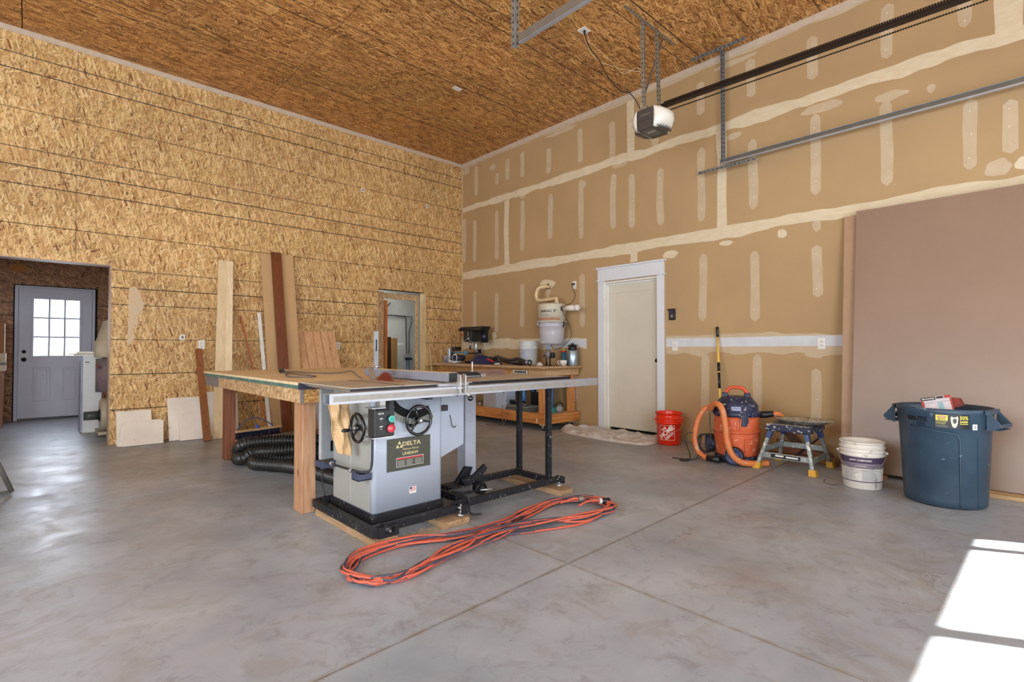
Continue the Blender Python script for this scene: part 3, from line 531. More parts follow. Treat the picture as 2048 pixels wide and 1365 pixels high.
def wheel(c,ax,r,name):
    """spoked handwheel: rim, hub, three spokes, handle"""
    c=Vector(c); ax=Vector(ax).normalized(); a=Vector((0,0,1)).cross(ax).normalized() if abs(ax.z)<.9 else Vector((1,0,0)); b=ax.cross(a)
    mb=MB(); n=40
    mb.tube([c+(a*math.cos(2*PI*k/n)+b*math.sin(2*PI*k/n))*r for k in range(n)],.0095,10,closed=True)
    o=mb.build(name,M_wheel,ts)
    hb=MB().cyl(c-ax*.02,c+ax*.018,.021,.019,18); hb.build('hub',M_wheel,o); 
    for k in range(3):
        t=R(-12+120*k); d=a*math.cos(t)+b*math.sin(t); MB().tube([c+d*.016,c+d*r*.5-ax*.004,c+d*(r-.006)],.007,8,rf=lambda q:.008-.003*q).build('spoke',M_wheel,o)
    MB().cyl(c+ax*.018,c+ax*.024,.011,.009,12).build('lock_nut',M_zinc,o)
    d=a*math.cos(R(195))+b*math.sin(R(195)); MB().tube([c+d*(r-.004)+ax*.005,c+d*(r-.004)+ax*.02,c+d*(r-.004)+ax*.05,c+d*(r-.004)+ax*.062],.01,10,rf=lambda q:.006+.006*math.sin(q*PI)).build('handle',M_wheel,o)
    MB().cyl(c-ax*.06,c-ax*.02,.012,n=12).build('shaft',M_zinc,o)
wheel((1.772,cy0-.085,.663),(0,-1,0),.088,'handwheel'); wheel((cx0-.062,2.885,.632),(-1,0,0),.084,'handwheel')
# name plate
bx(1.597,1.912,cy0-.0035,cy0-.0005,.352,.552).build('name_plate',M_plate,ts,bev=.001)
NP=bpy.data.objects['name_plate']; pf=lambda x,z: plane_fn((x,cy0-.0042,z),(1,0,0),(0,0,1))
text('DELTA',pf(1.770,.512),.036,M_gold,NP,'lettering',sx=1.25,bold=.02)
tri=MB()
for dx,dz in ((0,.014),(-.013,-.009),(.013,-.009)): tri.prism([(1.683+dx-.012,cy0-.0042,.511+dz-.010),(1.683+dx+.012,cy0-.0042,.511+dz-.010),(1.683+dx,cy0-.0042,.511+dz+.011)],(0,-.0003,0))
tri.build('triangle_emblem',M_gold,NP)
text('Platinum Edition',pf(1.762,.480),.018,M_gold,NP,'lettering',shear=.5); text('UNISAW',pf(1.762,.452),.027,M_gold,NP,'lettering',sx=1.1,bold=.015)
wb_=MB()
for a,b_,c,d in ((1.663,1.858,.429,.431),(1.663,1.858,.373,.375),(1.663,1.665,.373,.431),(1.856,1.858,.373,.431)): wb_.box(a,b_,cy0-.0045,cy0-.0036,c,d)
wb_.build('warning_frame',M_whitep,NP); bx(1.666,1.855,cy0-.0044,cy0-.0036,.419,.428).build('warning_band',M_redp,NP); text('WARNING',pf(1.695,.4235),.009,M_whitep,NP)
ln=MB()
for i in range(3):
    for k in range(7): ln.box(1.672+i*.062,1.672+i*.062+.05-.012*((k*i)%2),cy0-.0044,cy0-.0036,.410-k*.005,.4125-k*.005)
ln.build('fine_print',mat('grey_print',(150,150,142),.6),NP)
# flag sticker
st=bx(1.757,1.808,cy0-.0018,cy0-.0005,.196,.238).build('sticker',M_whitep,ts); s2=MB()
for k in range(4): s2.prism([(1.762,cy0-.0022,.205+k*.008),(1.803,cy0-.0022,.212+k*.008),(1.803,cy0-.0022,.2155+k*.008),(1.762,cy0-.0022,.2085+k*.008)],(0,-.0003,0))
s2.build('red_stripes',M_redp,st); bx(1.760,1.775,cy0-.0026,cy0-.0019,.222,.236).build('blue_canton',mat('blue_print',(50,60,110),.6),st)
# switch box on bracket
M_sw=mat('switch_box',(44,43,43),.5,var=.25,scale=40)
sb=bx(1.432,1.560,2.655,2.735,.60,.762).build('switch_box',M_sw,ts,bev=.006); bx(1.438,1.554,2.649,2.6545,.606,.756).build('face_plate',mat('switch_face',(36,36,37),.5,var=.2,scale=60),sb,bev=.002)
MB().cyl((1.527,2.649,.703),(1.527,2.628,.703),.021,.019,24).build('green_button_collar',mat('collar_green',(20,70,66),.35),sb); MB().cyl((1.527,2.628,.703),(1.527,2.622,.703),.015,n=24).build('green_button',mat('green_button',(40,160,136),.35),sb); MB().lathe([(.0155,0),(.019,0),(.019,.003),(.0155,.003)],(1.527,2.628,.703),(0,-1,0),24).build('button_ring',mat('ring_pale',(150,214,200),.4),sb)
MB().lathe([(.018,0),(.024,.01),(.0245,.018),(.019,.026),(0,.03)],(1.527,2.649,.648),(0,-1,0),24).build('red_button',mat('red_button',(205,66,74),.3,coat=.4),sb)
sf=lambda x,z: plane_fn((x,2.6482,z),(1,0,0),(0,0,1))
text('DELTA',sf(1.468,.735),.012,M_whitep,sb,shear=.2,bold=.03); text('ON',sf(1.470,.706),.012,M_whitep,sb,bold=.03); text('I',sf(1.470,.692),.010,M_whitep,sb); text('OFF',sf(1.470,.661),.012,M_whitep,sb,bold=.03); text('O',sf(1.470,.647),.011,M_whitep,sb)
MB().box(1.42,1.56,2.66,2.76,.763,.768).box(1.49,1.53,2.70,2.73,.7685,.83).build('top_bracket',M_zinc,sb); bx(1.42,1.56,2.66,2.76,.594,.599).build('bottom_bracket',M_zinc,sb)
# motor cover on the right of the cabinet
mc=MB(); mc.prism([(2.013,2.95,.32),(2.30,2.95,.42),(2.30,2.95,.80),(2.013,2.95,.80)],(0,.36,0)); mc.build('motor_cover',M_sawg,ts,bev=.006)
bx(2.07,2.14,2.925,2.949,.675,.715).build('cover_latch',M_black,ts,bev=.003); bx(2.042,2.086,2.9475,2.9492,.535,.575).build('data_label',mat('label_dark',(60,60,62),.6,c2=(190,190,186),scale=160),ts)
MB().tube(catmull([(2.17,2.945,.64),(2.17,2.93,.61),(2.175,2.925,.57),(2.19,2.92,.555),(2.205,2.92,.565)],5),.003,6).build('hook',M_black,ts)
# left storage brackets, rod, slotted panel
bk=MB().box(1.415,1.5,2.815,2.90,.328,.333).box(1.415,1.42,2.815,2.90,.328,.372).box(1.42,1.503,2.815,2.82,.328,.365).box(1.42,1.503,2.895,2.90,.328,.365); bk.build('storage_bracket',mat('bracket_blue',(64,70,92),.45,var=.15),ts)
MB().box(1.40,1.5,3.31,3.40,.322,.327).box(1.40,1.5,3.305,3.31,.322,.368).box(1.40,1.405,3.31,3.40,.322,.368).build('storage_bracket',MC['bracket_blue'],ts)
MB().tube(catmull([(1.425,3.30,.372),(1.425,3.1,.372),(1.43,2.9,.378),(1.455,2.83,.375),(1.49,2.80,.40),(1.495,2.797,.55),(1.495,2.797,.60)],6),.0075,8).build('switch_cable',M_sw,ts); 
for y in (3.2,2.93): MB().cyl((1.425,y-.012,.372),(1.425,y+.012,.372),.013,n=10).build('clip',M_zinc,ts)
pn=MB(); X0,X1=1.425,1.518; Yp=3.352
zz=[.372,.425,.49,.585,.655,.83]
pn.box(X0,1.485,Yp,Yp+.012,.372,.84).box(1.508,X1,Yp,Yp+.012,.372,.84)
for a,b_ in ((.372,.42),(.49,.585),(.655,.84)): pn.box(1.485,1.508,Yp,Yp+.012,a,b_)
pn.build('slotted_panel',mat('panel_grey',(132,136,140),.4,var=.06),ts); bx(1.470,1.52,Yp+.013,Yp+.016,.38,.70).build('slot_backing',M_dark,ts); bx(1.418,1.4245,Yp,Yp+.03,.372,.84).build('panel_lip',mat('panel_lip',(170,172,174),.4),ts)
MB().tube(catmull([(1.45,3.40,.32),(1.452,3.40,.2),(1.46,3.38,.13),(1.44,3.36,.108)],5),.006,8).build('rod',M_black,ts)
# tops
tp=bx(1.40,2.09,2.60,3.30,.862,.895).build('cast_iron_top',M_cast,ts,bev=.003)
for x in (1.575,1.86): bx(x,x+.02,2.598,3.302,.8935,.8955).build('mitre_slot',mat('slot_dark',(58,52,46),.6),tp)
bx(1.695,1.775,2.86,3.22,.8952,.8962).build('throat_plate',mat('throat_red',(150,92,80),.5,c2=(168,120,104)),tp,bev=.001)
wg=MB(); wg.prism([(1.399,2.60,.895),(1.399,2.60,.858),(1.32,2.60,.862),(1.262,2.60,.889),(1.262,2.60,.895)],(0,.70,0)); wg.build('left_wing',M_cast,ts)
bx(1.258,2.095,2.575,2.599,.846,.888).build('front_angle',mat('angle_navy',(40,42,58),.5,var=.2),ts); bx(1.258,2.095,3.301,3.325,.846,.888).build('rear_angle',MC['angle_navy'],ts)
M_lam=mat('laminate_top',(186,176,160),.4,c2=(160,150,136),scale=4,stretch=(4,1,1),detail=6)
et=bx(2.096,3.05,2.602,3.33,.868,.895).build('extension_table',M_lam,ts,bev=.001); bx(2.096,3.056,2.590,2.6015,.858,.894).build('black_edge',M_iron,ts); bx(3.051,3.058,2.602,3.335,.858,.894).build('black_edge',M_iron,ts); bx(2.3,2.9,2.7,3.2,.81,.867).build('table_frame',M_iron,ts)
# rail: hollow square tube with scale strip
rl=MB(); x0,x1=1.09,3.245; y0,y1,z0,z1=2.475,2.553,.826,.879; t=.004
rl.box(x0,x1,y0,y0+t,z0,z1).box(x0,x1,y1-t,y1,z0,z1).box(x0,x1,y0+t,y1-t,z0,z0+t).box(x0,x1,y0+t,y1-t,z1-t,z1); rl.build('fence_rail',M_alu,ts)
bx(x0+.02,x1-.003,y0-.0012,y0-.0002,z0+.012,z1-.013).build('scale_strip',M_alu2,ts); 
for x in (1.9,2.28,2.92,3.1): MB().cyl((x,y0+.03,z0),(x,y0+.03,z0-.008),.006,n=8).build('rail_bolt',M_black,ts)
bx(1.75,1.79,2.60,2.80,.80,.845).build('rail_mount',M_iron,ts); bx(1.47,1.50,2.56,2.60,.76,.846).build('switch_mount',M_iron,ts)
# blade: toothed disc, arbor hidden below the table
bl=MB(); n=40; c=Vector((1.728,3.06,.83)); poly=[]
for k in range(n):
    for q,rr in ((0,.127),(.35,.1275),(.5,.116),(.9,.113)): t=2*PI*(k+q)/n; poly.append(c+Vector((0,math.cos(t)*rr,math.sin(t)*rr)))
poly=[p for p in poly]; m=len(poly); bl.add([c+Vector((-.0013,0,0))]+[p+Vector((-.0013,0,0)) for p in poly],[(0,1+i,1+(i+1)%m) for i in range(m)]); bl.add([c+Vector((.0013,0,0))]+[p+Vector((.0013,0,0)) for p in poly],[(0,1+(i+1)%m,1+i) for i in range(m)])
b0=0; bl.f+=[(1+i,1+(i+1)%m,m+2+(i+1)%m,m+2+i) for i in range(m)]; bl.sm+=[False]*m
bl.build('saw_blade',mat('blade_red',(132,60,44),.35,metal=.3,c2=(108,48,36),scale=20),ts)
# splitter with guard arm
g=MB(); g.prism([(1.727,3.19,.896),(1.727,3.27,.896),(1.727,3.30,.97),(1.727,3.275,.99),(1.727,3.215,.96)],(.003,0,0)); g.build('splitter',mat('splitter_steel',(150,140,128),.4,metal=.5),ts)
g=MB(); g.prism([(1.725,3.20,.985),(1.725,3.215,.97),(1.79,3.24,1.04),(1.785,3.22,1.055)],(0,.012,0)); g.build('pawl_arm',M_zinc,ts); 
g=bx(1.720,1.748,3.19,3.205,.965,1.226).build('guard_arm',mat('arm_grey',(150,154,158),.6,metal=.2),ts); bx(1.727,1.735,3.1885,3.1898,1.09,1.17).build('arm_slot',M_dark,g)
MB().cyl((1.715,3.18,.985),(1.76,3.18,.985),.008,n=12).build('knob',M_zinc,g)
# ---- rip fence (slides on the rail: a thing of its own)
rf=thing('rip_fence','long grey rip fence lying front to back across the table saw','fence',(1.94,3.1,.895))
M_fence=mat('fence_face',(132,132,142),.45,var=.06); M_ply=wood('ply_edge',(216,190,132),(190,160,104),1)
bx(1.908,1.914,2.60,3.70,.899,.955).build('fence_face',M_fence,rf,bev=.002); bx(1.9145,1.955,2.60,3.70,.903,.95).build('fence_tube',M_iron,rf,bev=.002); bx(1.9555,1.972,2.60,3.66,.898,.957).build('fence_face',M_ply,rf); bx(1.908,1.972,2.595,2.5995,.90,.955).build('end_cap',M_iron,rf)
bx(1.915,1.954,2.61,3.69,.9505,.957).build('fence_top_edge',M_ply,rf)
for x in (1.880,1.918): 
    q=MB(); q.prism([(x,2.45,.842),(x,2.45,.948),(x,2.465,.955),(x,2.478,.955),(x,2.478,.884),(x,2.56,.884),(x,2.56,.880),(x,2.472,.880),(x,2.472,.842)],(.010,0,0)); q.build('clamp_plate',M_zinc,rf)
bx(1.80,2.03,2.556,2.5945,.880,.892).build('t_bar',M_zinc,rf); MB().cyl((1.875,2.462,.87),(1.94,2.462,.87),.008,n=10).build('pivot',M_zinc,rf)
MB().tube([(1.905,2.455,.868),(1.91,2.43,.845),(1.915,2.405,.825)],.005,8).build('lever',M_zinc,rf); MB().ball((1.917,2.398,.812),.017,16).build('lever_knob',M_wheel,rf)
# ---- mobile base with extension frame
ba=thing('mobile_base','black welded steel mobile base under the saw and extension table','saw base',(2.1,2.95,.04))
def tubebox(*a,name='beam',lab=None): return bx(*a).build(name,M_iron,ba,lab,bev=.002)
tubebox(1.392,1.432,2.605,3.42,.058,.105); tubebox(1.4325,2.02,2.655,2.695,.055,.10); tubebox(1.4325,2.05,3.41,3.45,.055,.10)
tubebox(1.4325,1.56,2.60,2.61,.045,.105,name='caster_plate'); tubebox(2.01,2.06,2.60,2.61,.055,.11,name='corner_plate'); tubebox(2.05,2.06,2.611,2.70,.055,.11,name='corner_plate')
MB().cyl((1.47,2.63,.082),(1.53,2.63,.082),.034,n=20).build('caster_wheel',M_black,ba); MB().cyl((1.50,2.599,.078),(1.50,2.592,.078),.007,n=8).build('axle_bolt',M_zinc,ba)
tubebox(2.0255,3.06,2.70,2.74,.060,.104); tubebox(2.06,3.02,3.11,3.15,.060,.104); tubebox(2.14,2.18,2.7405,3.109,.060,.104); tubebox(2.97,3.01,2.7405,3.109,.060,.104)
tubebox(3.0605,3.07,2.66,2.74,.055,.108,name='corner_plate'); tubebox(3.0,3.06,2.66,2.668,.075,.108,name='corner_plate')
tubebox(2.972,3.010,2.742,2.780,.1045,.858,name='post'); tubebox(2.972,3.010,3.072,3.109,.1045,.858,name='post'); tubebox(2.98,3.0,2.781,3.071,.83,.857,name='cross_tie')
tubebox(2.0,2.15,2.70,2.70+.001,.09,.095,name='weld')
for (x,y) in ((2.03,2.635),(3.03,2.685),(2.945,3.17)):
    MB().lathe([(.004,0),(.024,.001),(.022,.012),(.010,.018),(.006,.020),(.006,.048),(.021,.049),(.022,.056),(.006,.058),(.006,.072),(0,.073)],(x,y,.039 if y<3 else .0385),(0,0,1),18).build('levelling_foot',M_zinc,ba)
MB().tube(catmull([(2.08,2.80,.150),(2.10,2.70,.155),(2.11,2.665,.15),(2.112,2.655,.12),(2.112,2.65,.05),(2.12,2.63,.03),(2.17,2.60,.027)],6),.007,8).build('crank_handle',M_black,ba)
cj=MB(); cj.prism([(2.34,2.98,.11),(2.44,2.98,.11),(2.55,2.98,.20),(2.52,2.98,.235),(2.42,2.98,.175),(2.30,2.98,.155)],(0,.02,0)); cj.build('lift_arm',M_iron,ba); cj=MB(); cj.prism([(2.30,3.06,.11),(2.42,3.06,.11),(2.47,3.06,.21),(2.40,3.06,.225)],(0,.02,0)); cj.build('lift_arm',M_iron,ba)
MB().cyl((2.43,2.90,.085),(2.43,2.96,.085),.045,n=22).build('swivel_wheel',M_black,ba); MB().cyl((2.43,2.895,.085),(2.43,2.90,.085),.014,n=14).build('axle_bolt',M_zinc,ba); bx(2.20,2.36,2.96,3.10,.105,.118).build('lift_plate',M_iron,ba); bx(2.181,2.42,2.86,2.88,.085,.10).build('lift_plate',M_iron,ba)
MB().tube([(2.36,2.84,.10),(2.44,2.80,.10)],.007,8).build('bolt',M_zinc,ba)
# wood blocks under the base
M_blk=wood('block_end',(182,150,114),(142,112,82),1)
def wblock(lab,x0,x1,y0,y1,h=.038,rot=0,name='wood_block'):
    o=bx(x0,x1,y0,y1,0.001,h).build(name,M_blk,None,lab,bev=.002); o['category']='wood block'; o.rotation_euler.z=R(rot); return o
wblock('long pine block under the left side of the saw base',1.405,1.545,2.585,3.40,.0435); wblock('short pine block under the levelling foot at the saw corner',1.865,2.06,2.585,2.76,.038); wblock('long pine block crosswise under the far end of the extension frame',2.915,3.055,2.57,3.28,.038)
# sawdust heap: grains nobody could count
random.seed(4); sd=MB()
for k in range(1500):
    a=random.random()
    if a<.6: x=random.gauss(2.06,.035); y=random.gauss(2.79,.07); z=.0+max(0,.05*math.exp(-((x-2.06)**2/.003+(y-2.80)**2/.01)))*random.random()
    else: x=random.uniform(1.55,2.05); y=random.gauss(2.62,.03); z=.0
    s=random.uniform(.0015,.0045); sd.obox((x,y,z+s*.5),(s,0,0),(0,s*.6,0),(0,0,s*.4))
hp=MB(); hp.grid(lambda u,v:(2.065+(u-.5)*.16,2.80+(v-.5)*.24,.0005+.062*max(0,math.exp(-(((u-.5)/.22)**2+((v-.5)/.24)**2)))),12,14)
o=sd.build('sawdust',mat('sawdust',(196,166,134),.95,c2=(160,128,98),scale=200),None); tag(o,'pile of pale sawdust spilled beside the saw cabinet','sawdust',kind='stuff'); h=hp.build('heap',mat('sawdust',(0,0,0)),o)
# brown paper-lined bag hanging under the rail
pb=MB()
def bag(u,v):
    z=.80-.32*v; w=.135*(1-.25*v); x=1.31+.05*v+u*w+.004*math.sin(v*9+u*5); y=3.0-.035*math.sin(u*PI)*(.4+v*.6)+.012*math.sin(v*11+u*8)+.01*math.sin(u*14)
    return (x,y,z-(.0 if v<1 else .03*u))
pb.grid(bag,14,18,False); o=pb.build('paper_bag',mat('kraft_paper',(204,170,126),.6,c2=(176,142,98),scale=10,coat=.2),None,solid=.004); tag(o,'crumpled brown paper bag hanging left of the saw cabinet','bag')
fl=MB(); fl.add([(1.305,2.985,.80),(1.365,2.95,.775),(1.40,2.95,.735),(1.44,2.97,.80)],[(0,1,2,3)]); o2=fl.build('flap',MC['kraft_paper'],o,solid=.003); 
# ---- outfeed table
of=thing('outfeed_table','large plywood topped outfeed table on timber legs behind the saw','table',(2.06,4.64,0))
M_plytop=wood('plywood_top',(226,208,172),(208,184,142),0,.5); M_legw=wood('leg_timber',(186,146,112),(160,108,70),2,.8,knots=True); M_legr=wood('leg_red_timber',(134,78,48),(104,56,32),2); M_gsf=mat('weathered_grey',(132,122,116),.6,c2=(104,96,92),scale=9,stretch=(1,6,1))
tx0,tx1,ty0,ty1=1.285,2.86,3.375,5.86
bx(tx0,tx1,ty0,ty1,.868,.885).build('plywood_top',M_plytop,of); bx(tx0+.004,tx1,ty0+.004,ty1-.004,.843,.8675).build('under_sheet',mat('green_sheet',(96,128,116),.5,c2=(70,92,84),scale=16,stretch=(1,.5,1),speck=(220,220,210),speck_t=.7,speck_s=30),of)
bx(tx0+.012,tx0+.030,ty0+.02,ty1-.5,.75,.8425).build('apron',M_osbY,of); bx(tx0+.012,tx0+.030,ty1-.499,ty1-.02,.75,.8425).build('apron',M_gsf,of); bx(tx0+.0305,tx1-.06,ty0+.012,ty0+.030,.75,.8425).build('apron',osb('osb_apron_front',(0,2),[(214,172,108),(190,140,76),(160,108,50),(100,56,20),(130,84,36)],(70,40,16),53,L_=.06,W_=.014,ang0=10),of); bx(tx0+.012,tx0+.029,ty0+.0,ty0+.0195,.75,.866).build('apron_end',M_gsf,of)
bx(tx1-.04,tx1-.02,ty0+.03,ty1-.02,.75,.8425).build('apron',M_osbY,of); bx(tx0+.03,tx1-.041,ty1-.04,ty1-.02,.75,.8425).build('apron',M_pine,of)
bx(1.344,1.436,3.472,3.62,0.001,.75).build('leg',M_legw,of,bev=.004); bx(1.440,1.53,5.675,5.79,0.001,.75).build('leg',M_legr,of,'reddish stained leg at the far left corner',bev=.004)
M_paint=mat('painted_post',(196,200,214),.5,c2=(182,184,196),scale=4,speck=(88,84,90),speck_t=.7,speck_s=55)
bx(2.728,2.842,3.478,3.59,0.001,.75).build('leg',M_paint,of,'pale painted leg flecked with paint',bev=.003); bx(2.72,2.81,5.68,5.77,0.001,.75).build('leg',M_legw,of,bev=.004)
# grey power cord on the table
pts=[(1.735,3.40,.893),(1.80,3.62,.91),(1.92,3.95,.925),(2.0,4.25,.905),(1.95,4.42,.893),(1.88,4.6,.892),(1.83,4.92,.892),(1.78,5.1,.892),(1.72,4.95,.892),(1.62,4.55,.892),(1.50,4.22,.892),(1.48,4.05,.892),(1.53,3.96,.892),(1.60,3.94,.892),(1.66,4.04,.892),(1.67,4.25,.893),(1.67,4.5,.893),(1.70,4.85,.894)]
o=MB().tube(catmull(pts,8),.006,8).build('power_cable',mat('cord_grey',(106,98,92),.6),None); tag(o,'grey power cord looped on the plywood outfeed table','cord')
pg=MB().cyl((1.70,4.85,.904),(1.705,4.93,.907),.016,.021,12).build('plug',M_black,o)
# things on the extension table
M_brw=wood('walnut_strip',(128,98,88),(98,72,64),0); o=bx(2.03,2.92,3.19,3.212,.8955,.936).build('wood_strip',M_brw,None); tag(o,'grey-brown hardwood strip standing on edge on the extension table','board'); o.rotation_euler.z=R(.5)
pp=thing('push_block','black plastic push block with a thin white post on extension table','push block',(2.40,3.02,.895)); 
q=MB(); q.prism([(2.30,2.98,.896),(2.50,2.98,.896),(2.50,2.98,.912),(2.44,2.98,.935),(2.33,2.98,.935),(2.30,2.98,.92)],(0,.10,0)); q.build('body',M_black,pp,bev=.004); MB().cyl((2.44,3.03,.93),(2.44,3.03,1.01),.0045,n=10).build('post',M_whitep,pp); MB().cyl((2.44,3.03,.935),(2.44,3.03,.94),.014,n=12).build('washer',M_zinc,pp); bx(2.475,2.52,2.968,2.978,.897,.918).build('end_plate',M_zinc,pp)
bx(2.31,2.47,2.974,2.979,.900,.908).build('edge_strip',mat('silver_strip',(150,150,156),.4),pp)
q=MB().tube([(2.12,2.86,.902),(2.24,2.93,.902)],.006,6); q=q.build('carpenter_pencil',mat('pencil_red',(196,84,60),.5),None); tag(q,'red carpenter pencil lying beside the fence clamp on the extension table','pencil')
# ---- orange extension cord: two long loops of many strands
random.seed(11)
A=Vector((1.22,2.38,0)); B=Vector((2.93,2.24,0))
def cordpath():
    P=[]; turns=9
    Lq=[]
    for k in range(turns):
        j=lambda s:random.uniform(-s,s)
        w=.5+.5*random.random(); 
        loop=[(1.14+j(.03),2.30+j(.05)),(1.17+j(.04),2.43+j(.03)),(1.32+j(.04),2.53+j(.03)),(1.55+j(.05),2.50+j(.04)),(1.85+j(.05),2.42+j(.05)),(2.1+j(.08),2.36+j(.06)),(2.4+j(.06),2.43+j(.06)),(2.68+j(.05),2.45+j(.05)),(2.9+j(.06),2.38+j(.05)),(2.99+j(.05),2.24+j(.04)),(2.88+j(.05),2.10+j(.05)),(2.6+j(.06),2.10+j(.06)),(2.3+j(.08),2.22+j(.06)),(2.0+j(.06),2.27+j(.05)),(1.7+j(.05),2.24+j(.04)),(1.45+j(.04),2.17+j(.04)),(1.28+j(.04),2.15+j(.03)),(1.18+j(.03),2.20+j(.04))]
        for i,(x,y) in enumerate(loop): Lq.append((x,y,.009+.0035*k+random.uniform(0,.006)*(1 if k else 0)))
    return Lq
cp=cordpath(); path=catmull(cp,6)
m,nt,b=newmat('orange_blue_jacket'); L=nt.links; g=N(nt,'ShaderNodeNewGeometry'); 
uv=N(nt,'ShaderNodeAttribute'); uv.attribute_name='twist'; cr=N(nt,'ShaderNodeValToRGB'); e=cr.color_ramp.elements; e[0].position=.55; e[0].color=(*srgb(192,92,70),1); e[1].position=.58; e[1].color=(*srgb(66,64,80),1); L.new(uv.outputs['Fac'],cr.inputs[0]); L.new(cr.outputs[0],b.inputs['Base Color']); b.inputs['Roughness'].default_value=.5
mb=MB(); mb.tube(path,.0078,8); o=mb.build('extension_cable',m,None); tag(o,'thick orange and grey extension cord coiled in a long loop on the floor','cord')
at=o.data.attributes.new('twist','FLOAT','POINT'); n=8
vals=[]
for i in range(len(path)):
    for k in range(n):
        ph=i*.045; t=((k/n+ph)%1.0); vals.append(1.0 if t<.40 else 0.0)
at.data.foreach_set('value',vals)
p0=path[-1]; p1=path[0]
MB().cyl((2.93,2.20,.045),(2.975,2.17,.045),.02,n=14).build('plug',M_black,o); MB().cyl((2.915,2.21,.045),(2.93,2.20,.045),.0205,n=14).build('plug_collar',mat('clear_collar',(206,204,200),.3),o); MB().tube(catmull([(2.76,2.27,.03),(2.85,2.25,.05),(2.92,2.207,.045)],5),.0078,8).build('cord_end',mat('orange_plain',(192,92,70),.5),o); MB().tube(catmull([(2.72,2.40,.03),(2.82,2.36,.05),(2.84,2.33,.05)],5),.0078,8).build('cord_end',MC['orange_plain'],o); MB().cyl((2.84,2.33,.05),(2.87,2.31,.048),.016,n=12).build('socket_end',mat('socket_grey',(130,120,110),.5),o)
# ---------------------------------------------------------------- black dust hose, broom
def ribbed(path,r,pitch,amp,n=16):
    """corrugated hose along a resampled path"""
    P=[Vector(p) for p in path]; d=[0]
    for i in range(1,len(P)): d.append(d[-1]+(P[i]-P[i-1]).length)
    tot=d[-1]; m=int(tot/(pitch/4)); out=[]; j=0
    for i in range(m+1):
        s=tot*i/m
        while j<len(d)-2 and d[j+1]<s: j+=1
        t=(s-d[j])/max(1e-9,d[j+1]-d[j]); out.append(P[j].lerp(P[j+1],min(1,max(0,t))))
    pr_=[1,.5,-.9,.1]
    mb=MB(); N_=len(out)-1
    mb.tube(out,r,n,rf=lambda q:r+amp*(1 if (round(q*N_)%4)<2 else -1)); return mb
M_hose=mat('black_hose',(34,33,31),.42,c2=(50,46,42),scale=6,coat=.15)
hs=[(1.86,3.7,.062),(1.84,3.9,.062),(1.80,4.24,.062),(1.76,4.50,.062),(1.70,4.72,.062),(1.60,4.90,.062),(1.53,5.02,.062),(1.55,5.12,.062),(1.72,5.10,.066),(1.98,4.98,.066),(2.1,5.0,.09),(2.02,5.04,.13),(1.90,5.02,.145),(1.72,5.10,.14),(1.58,5.22,.13),(1.49,5.24,.09),(1.47,5.36,.066),(1.53,5.52,.066),(1.51,5.50,.12),(1.51,5.38,.185),(1.60,5.32,.21),(1.78,5.22,.215),(2.0,5.12,.205),(2.3,5.2,.16),(2.45,5.4,.10)]
o=ribbed(catmull(hs,14),.054,.027,.0065).build('dust_hose',M_hose,None); tag(o,'thick black corrugated dust hose coiled under the outfeed table','hose')
br=thing('push_broom','push broom with pale wooden block, navy bristles and blue brace behind the hose','broom',(2.05,6.55,0)); 
cA,cB=Vector((1.78,6.62,.135)),Vector((2.36,6.80,.128)); dd=(cB-cA).normalized(); nn=Vector((-dd.y,dd.x,0)).normalized(); up=nn.cross(dd)*-1; up=Vector((0,0,1))
MB().obox((cA+cB)/2,(cB-cA)/2,nn*.03,up*.013).build('block',mat('broom_block',(214,184,134),.5,var=.08),br,bev=.008)
bl=MB(); random.seed(2)
for k in range(420):
    t=random.random(); p=cA.lerp(cB,.02+.96*t)+nn*random.uniform(-.024,.024)-up*.013; q=p-up*.075+nn*random.uniform(-.03,.03)+dd*random.uniform(-.012,.012)+dd*(.03*(t-.5)); bl.tube([p,q],.0026,4)
o=bl.build('bristles',mat('bristle_navy',(34,38,66),.6,var=.3,scale=60),br); o['kind']='stuff'
MB().tube(catmull([cA+dd*.015+up*.012,cA+dd*.08+up*.08,cA+dd*.16+up*.135,cA+dd*.25+up*.145,cA+dd*.34+up*.12,cA+dd*.44+up*.06,cA+dd*.50+up*.012],6),.007,8).build('wire_brace',mat('brace_blue',(92,100,150),.35,metal=.3),br)
MB().ball(cA+dd*.28+up*.03,.022,12,(1,1,1.5)).build('clamp',mat('clamp_blue',(60,84,176),.4),br)
MB().tube([cA+dd*.28+up*.02,(1.93,7.40,.83)],.0125,8).build('handle',mat('handle_dark',(64,50,40),.5,c2=(150,120,80),scale=6),br)
# ---------------------------------------------------------------- boards leaning on the back wall
def lean(name,lab,cat,xb,yb,xt,zt,wb_,wt,t,m,yt=None,zb=.0012,parent=None,group=None,bev=.001):
    yt=YB-t-.002 if yt is None else yt
    mb=MB(); 
    front=[(xb,yb,zb),(xb+wb_,yb,zb),(xt+wt,yt,zt),(xt,yt,zt)]
    L=math.hypot(yt-yb,zt); nrm=(0,t*zt/L,-t*(yt-yb)/L)
    mb.prism(front,nrm); o=mb.build(name,m,parent,None,bev=bev)
    # rest the far lower edge on the floor
    o.location.z+=max(0,t*(yt-yb)/L)
    if parent is None: tag(o,lab,cat,group)
    return o
M_mel=mat('white_melamine',(236,230,218),.4,c2=(222,214,202),scale=3,speck=(176,170,158),speck_t=.72,speck_s=18); M_edge=mat('melamine_edge',(190,176,150),.7)
lean('melamine_board','tall cream panel at the back of the short stack by the wide opening','panel',.745,7.33,.755,.375,.345,.335,.016,M_mel,7.49)
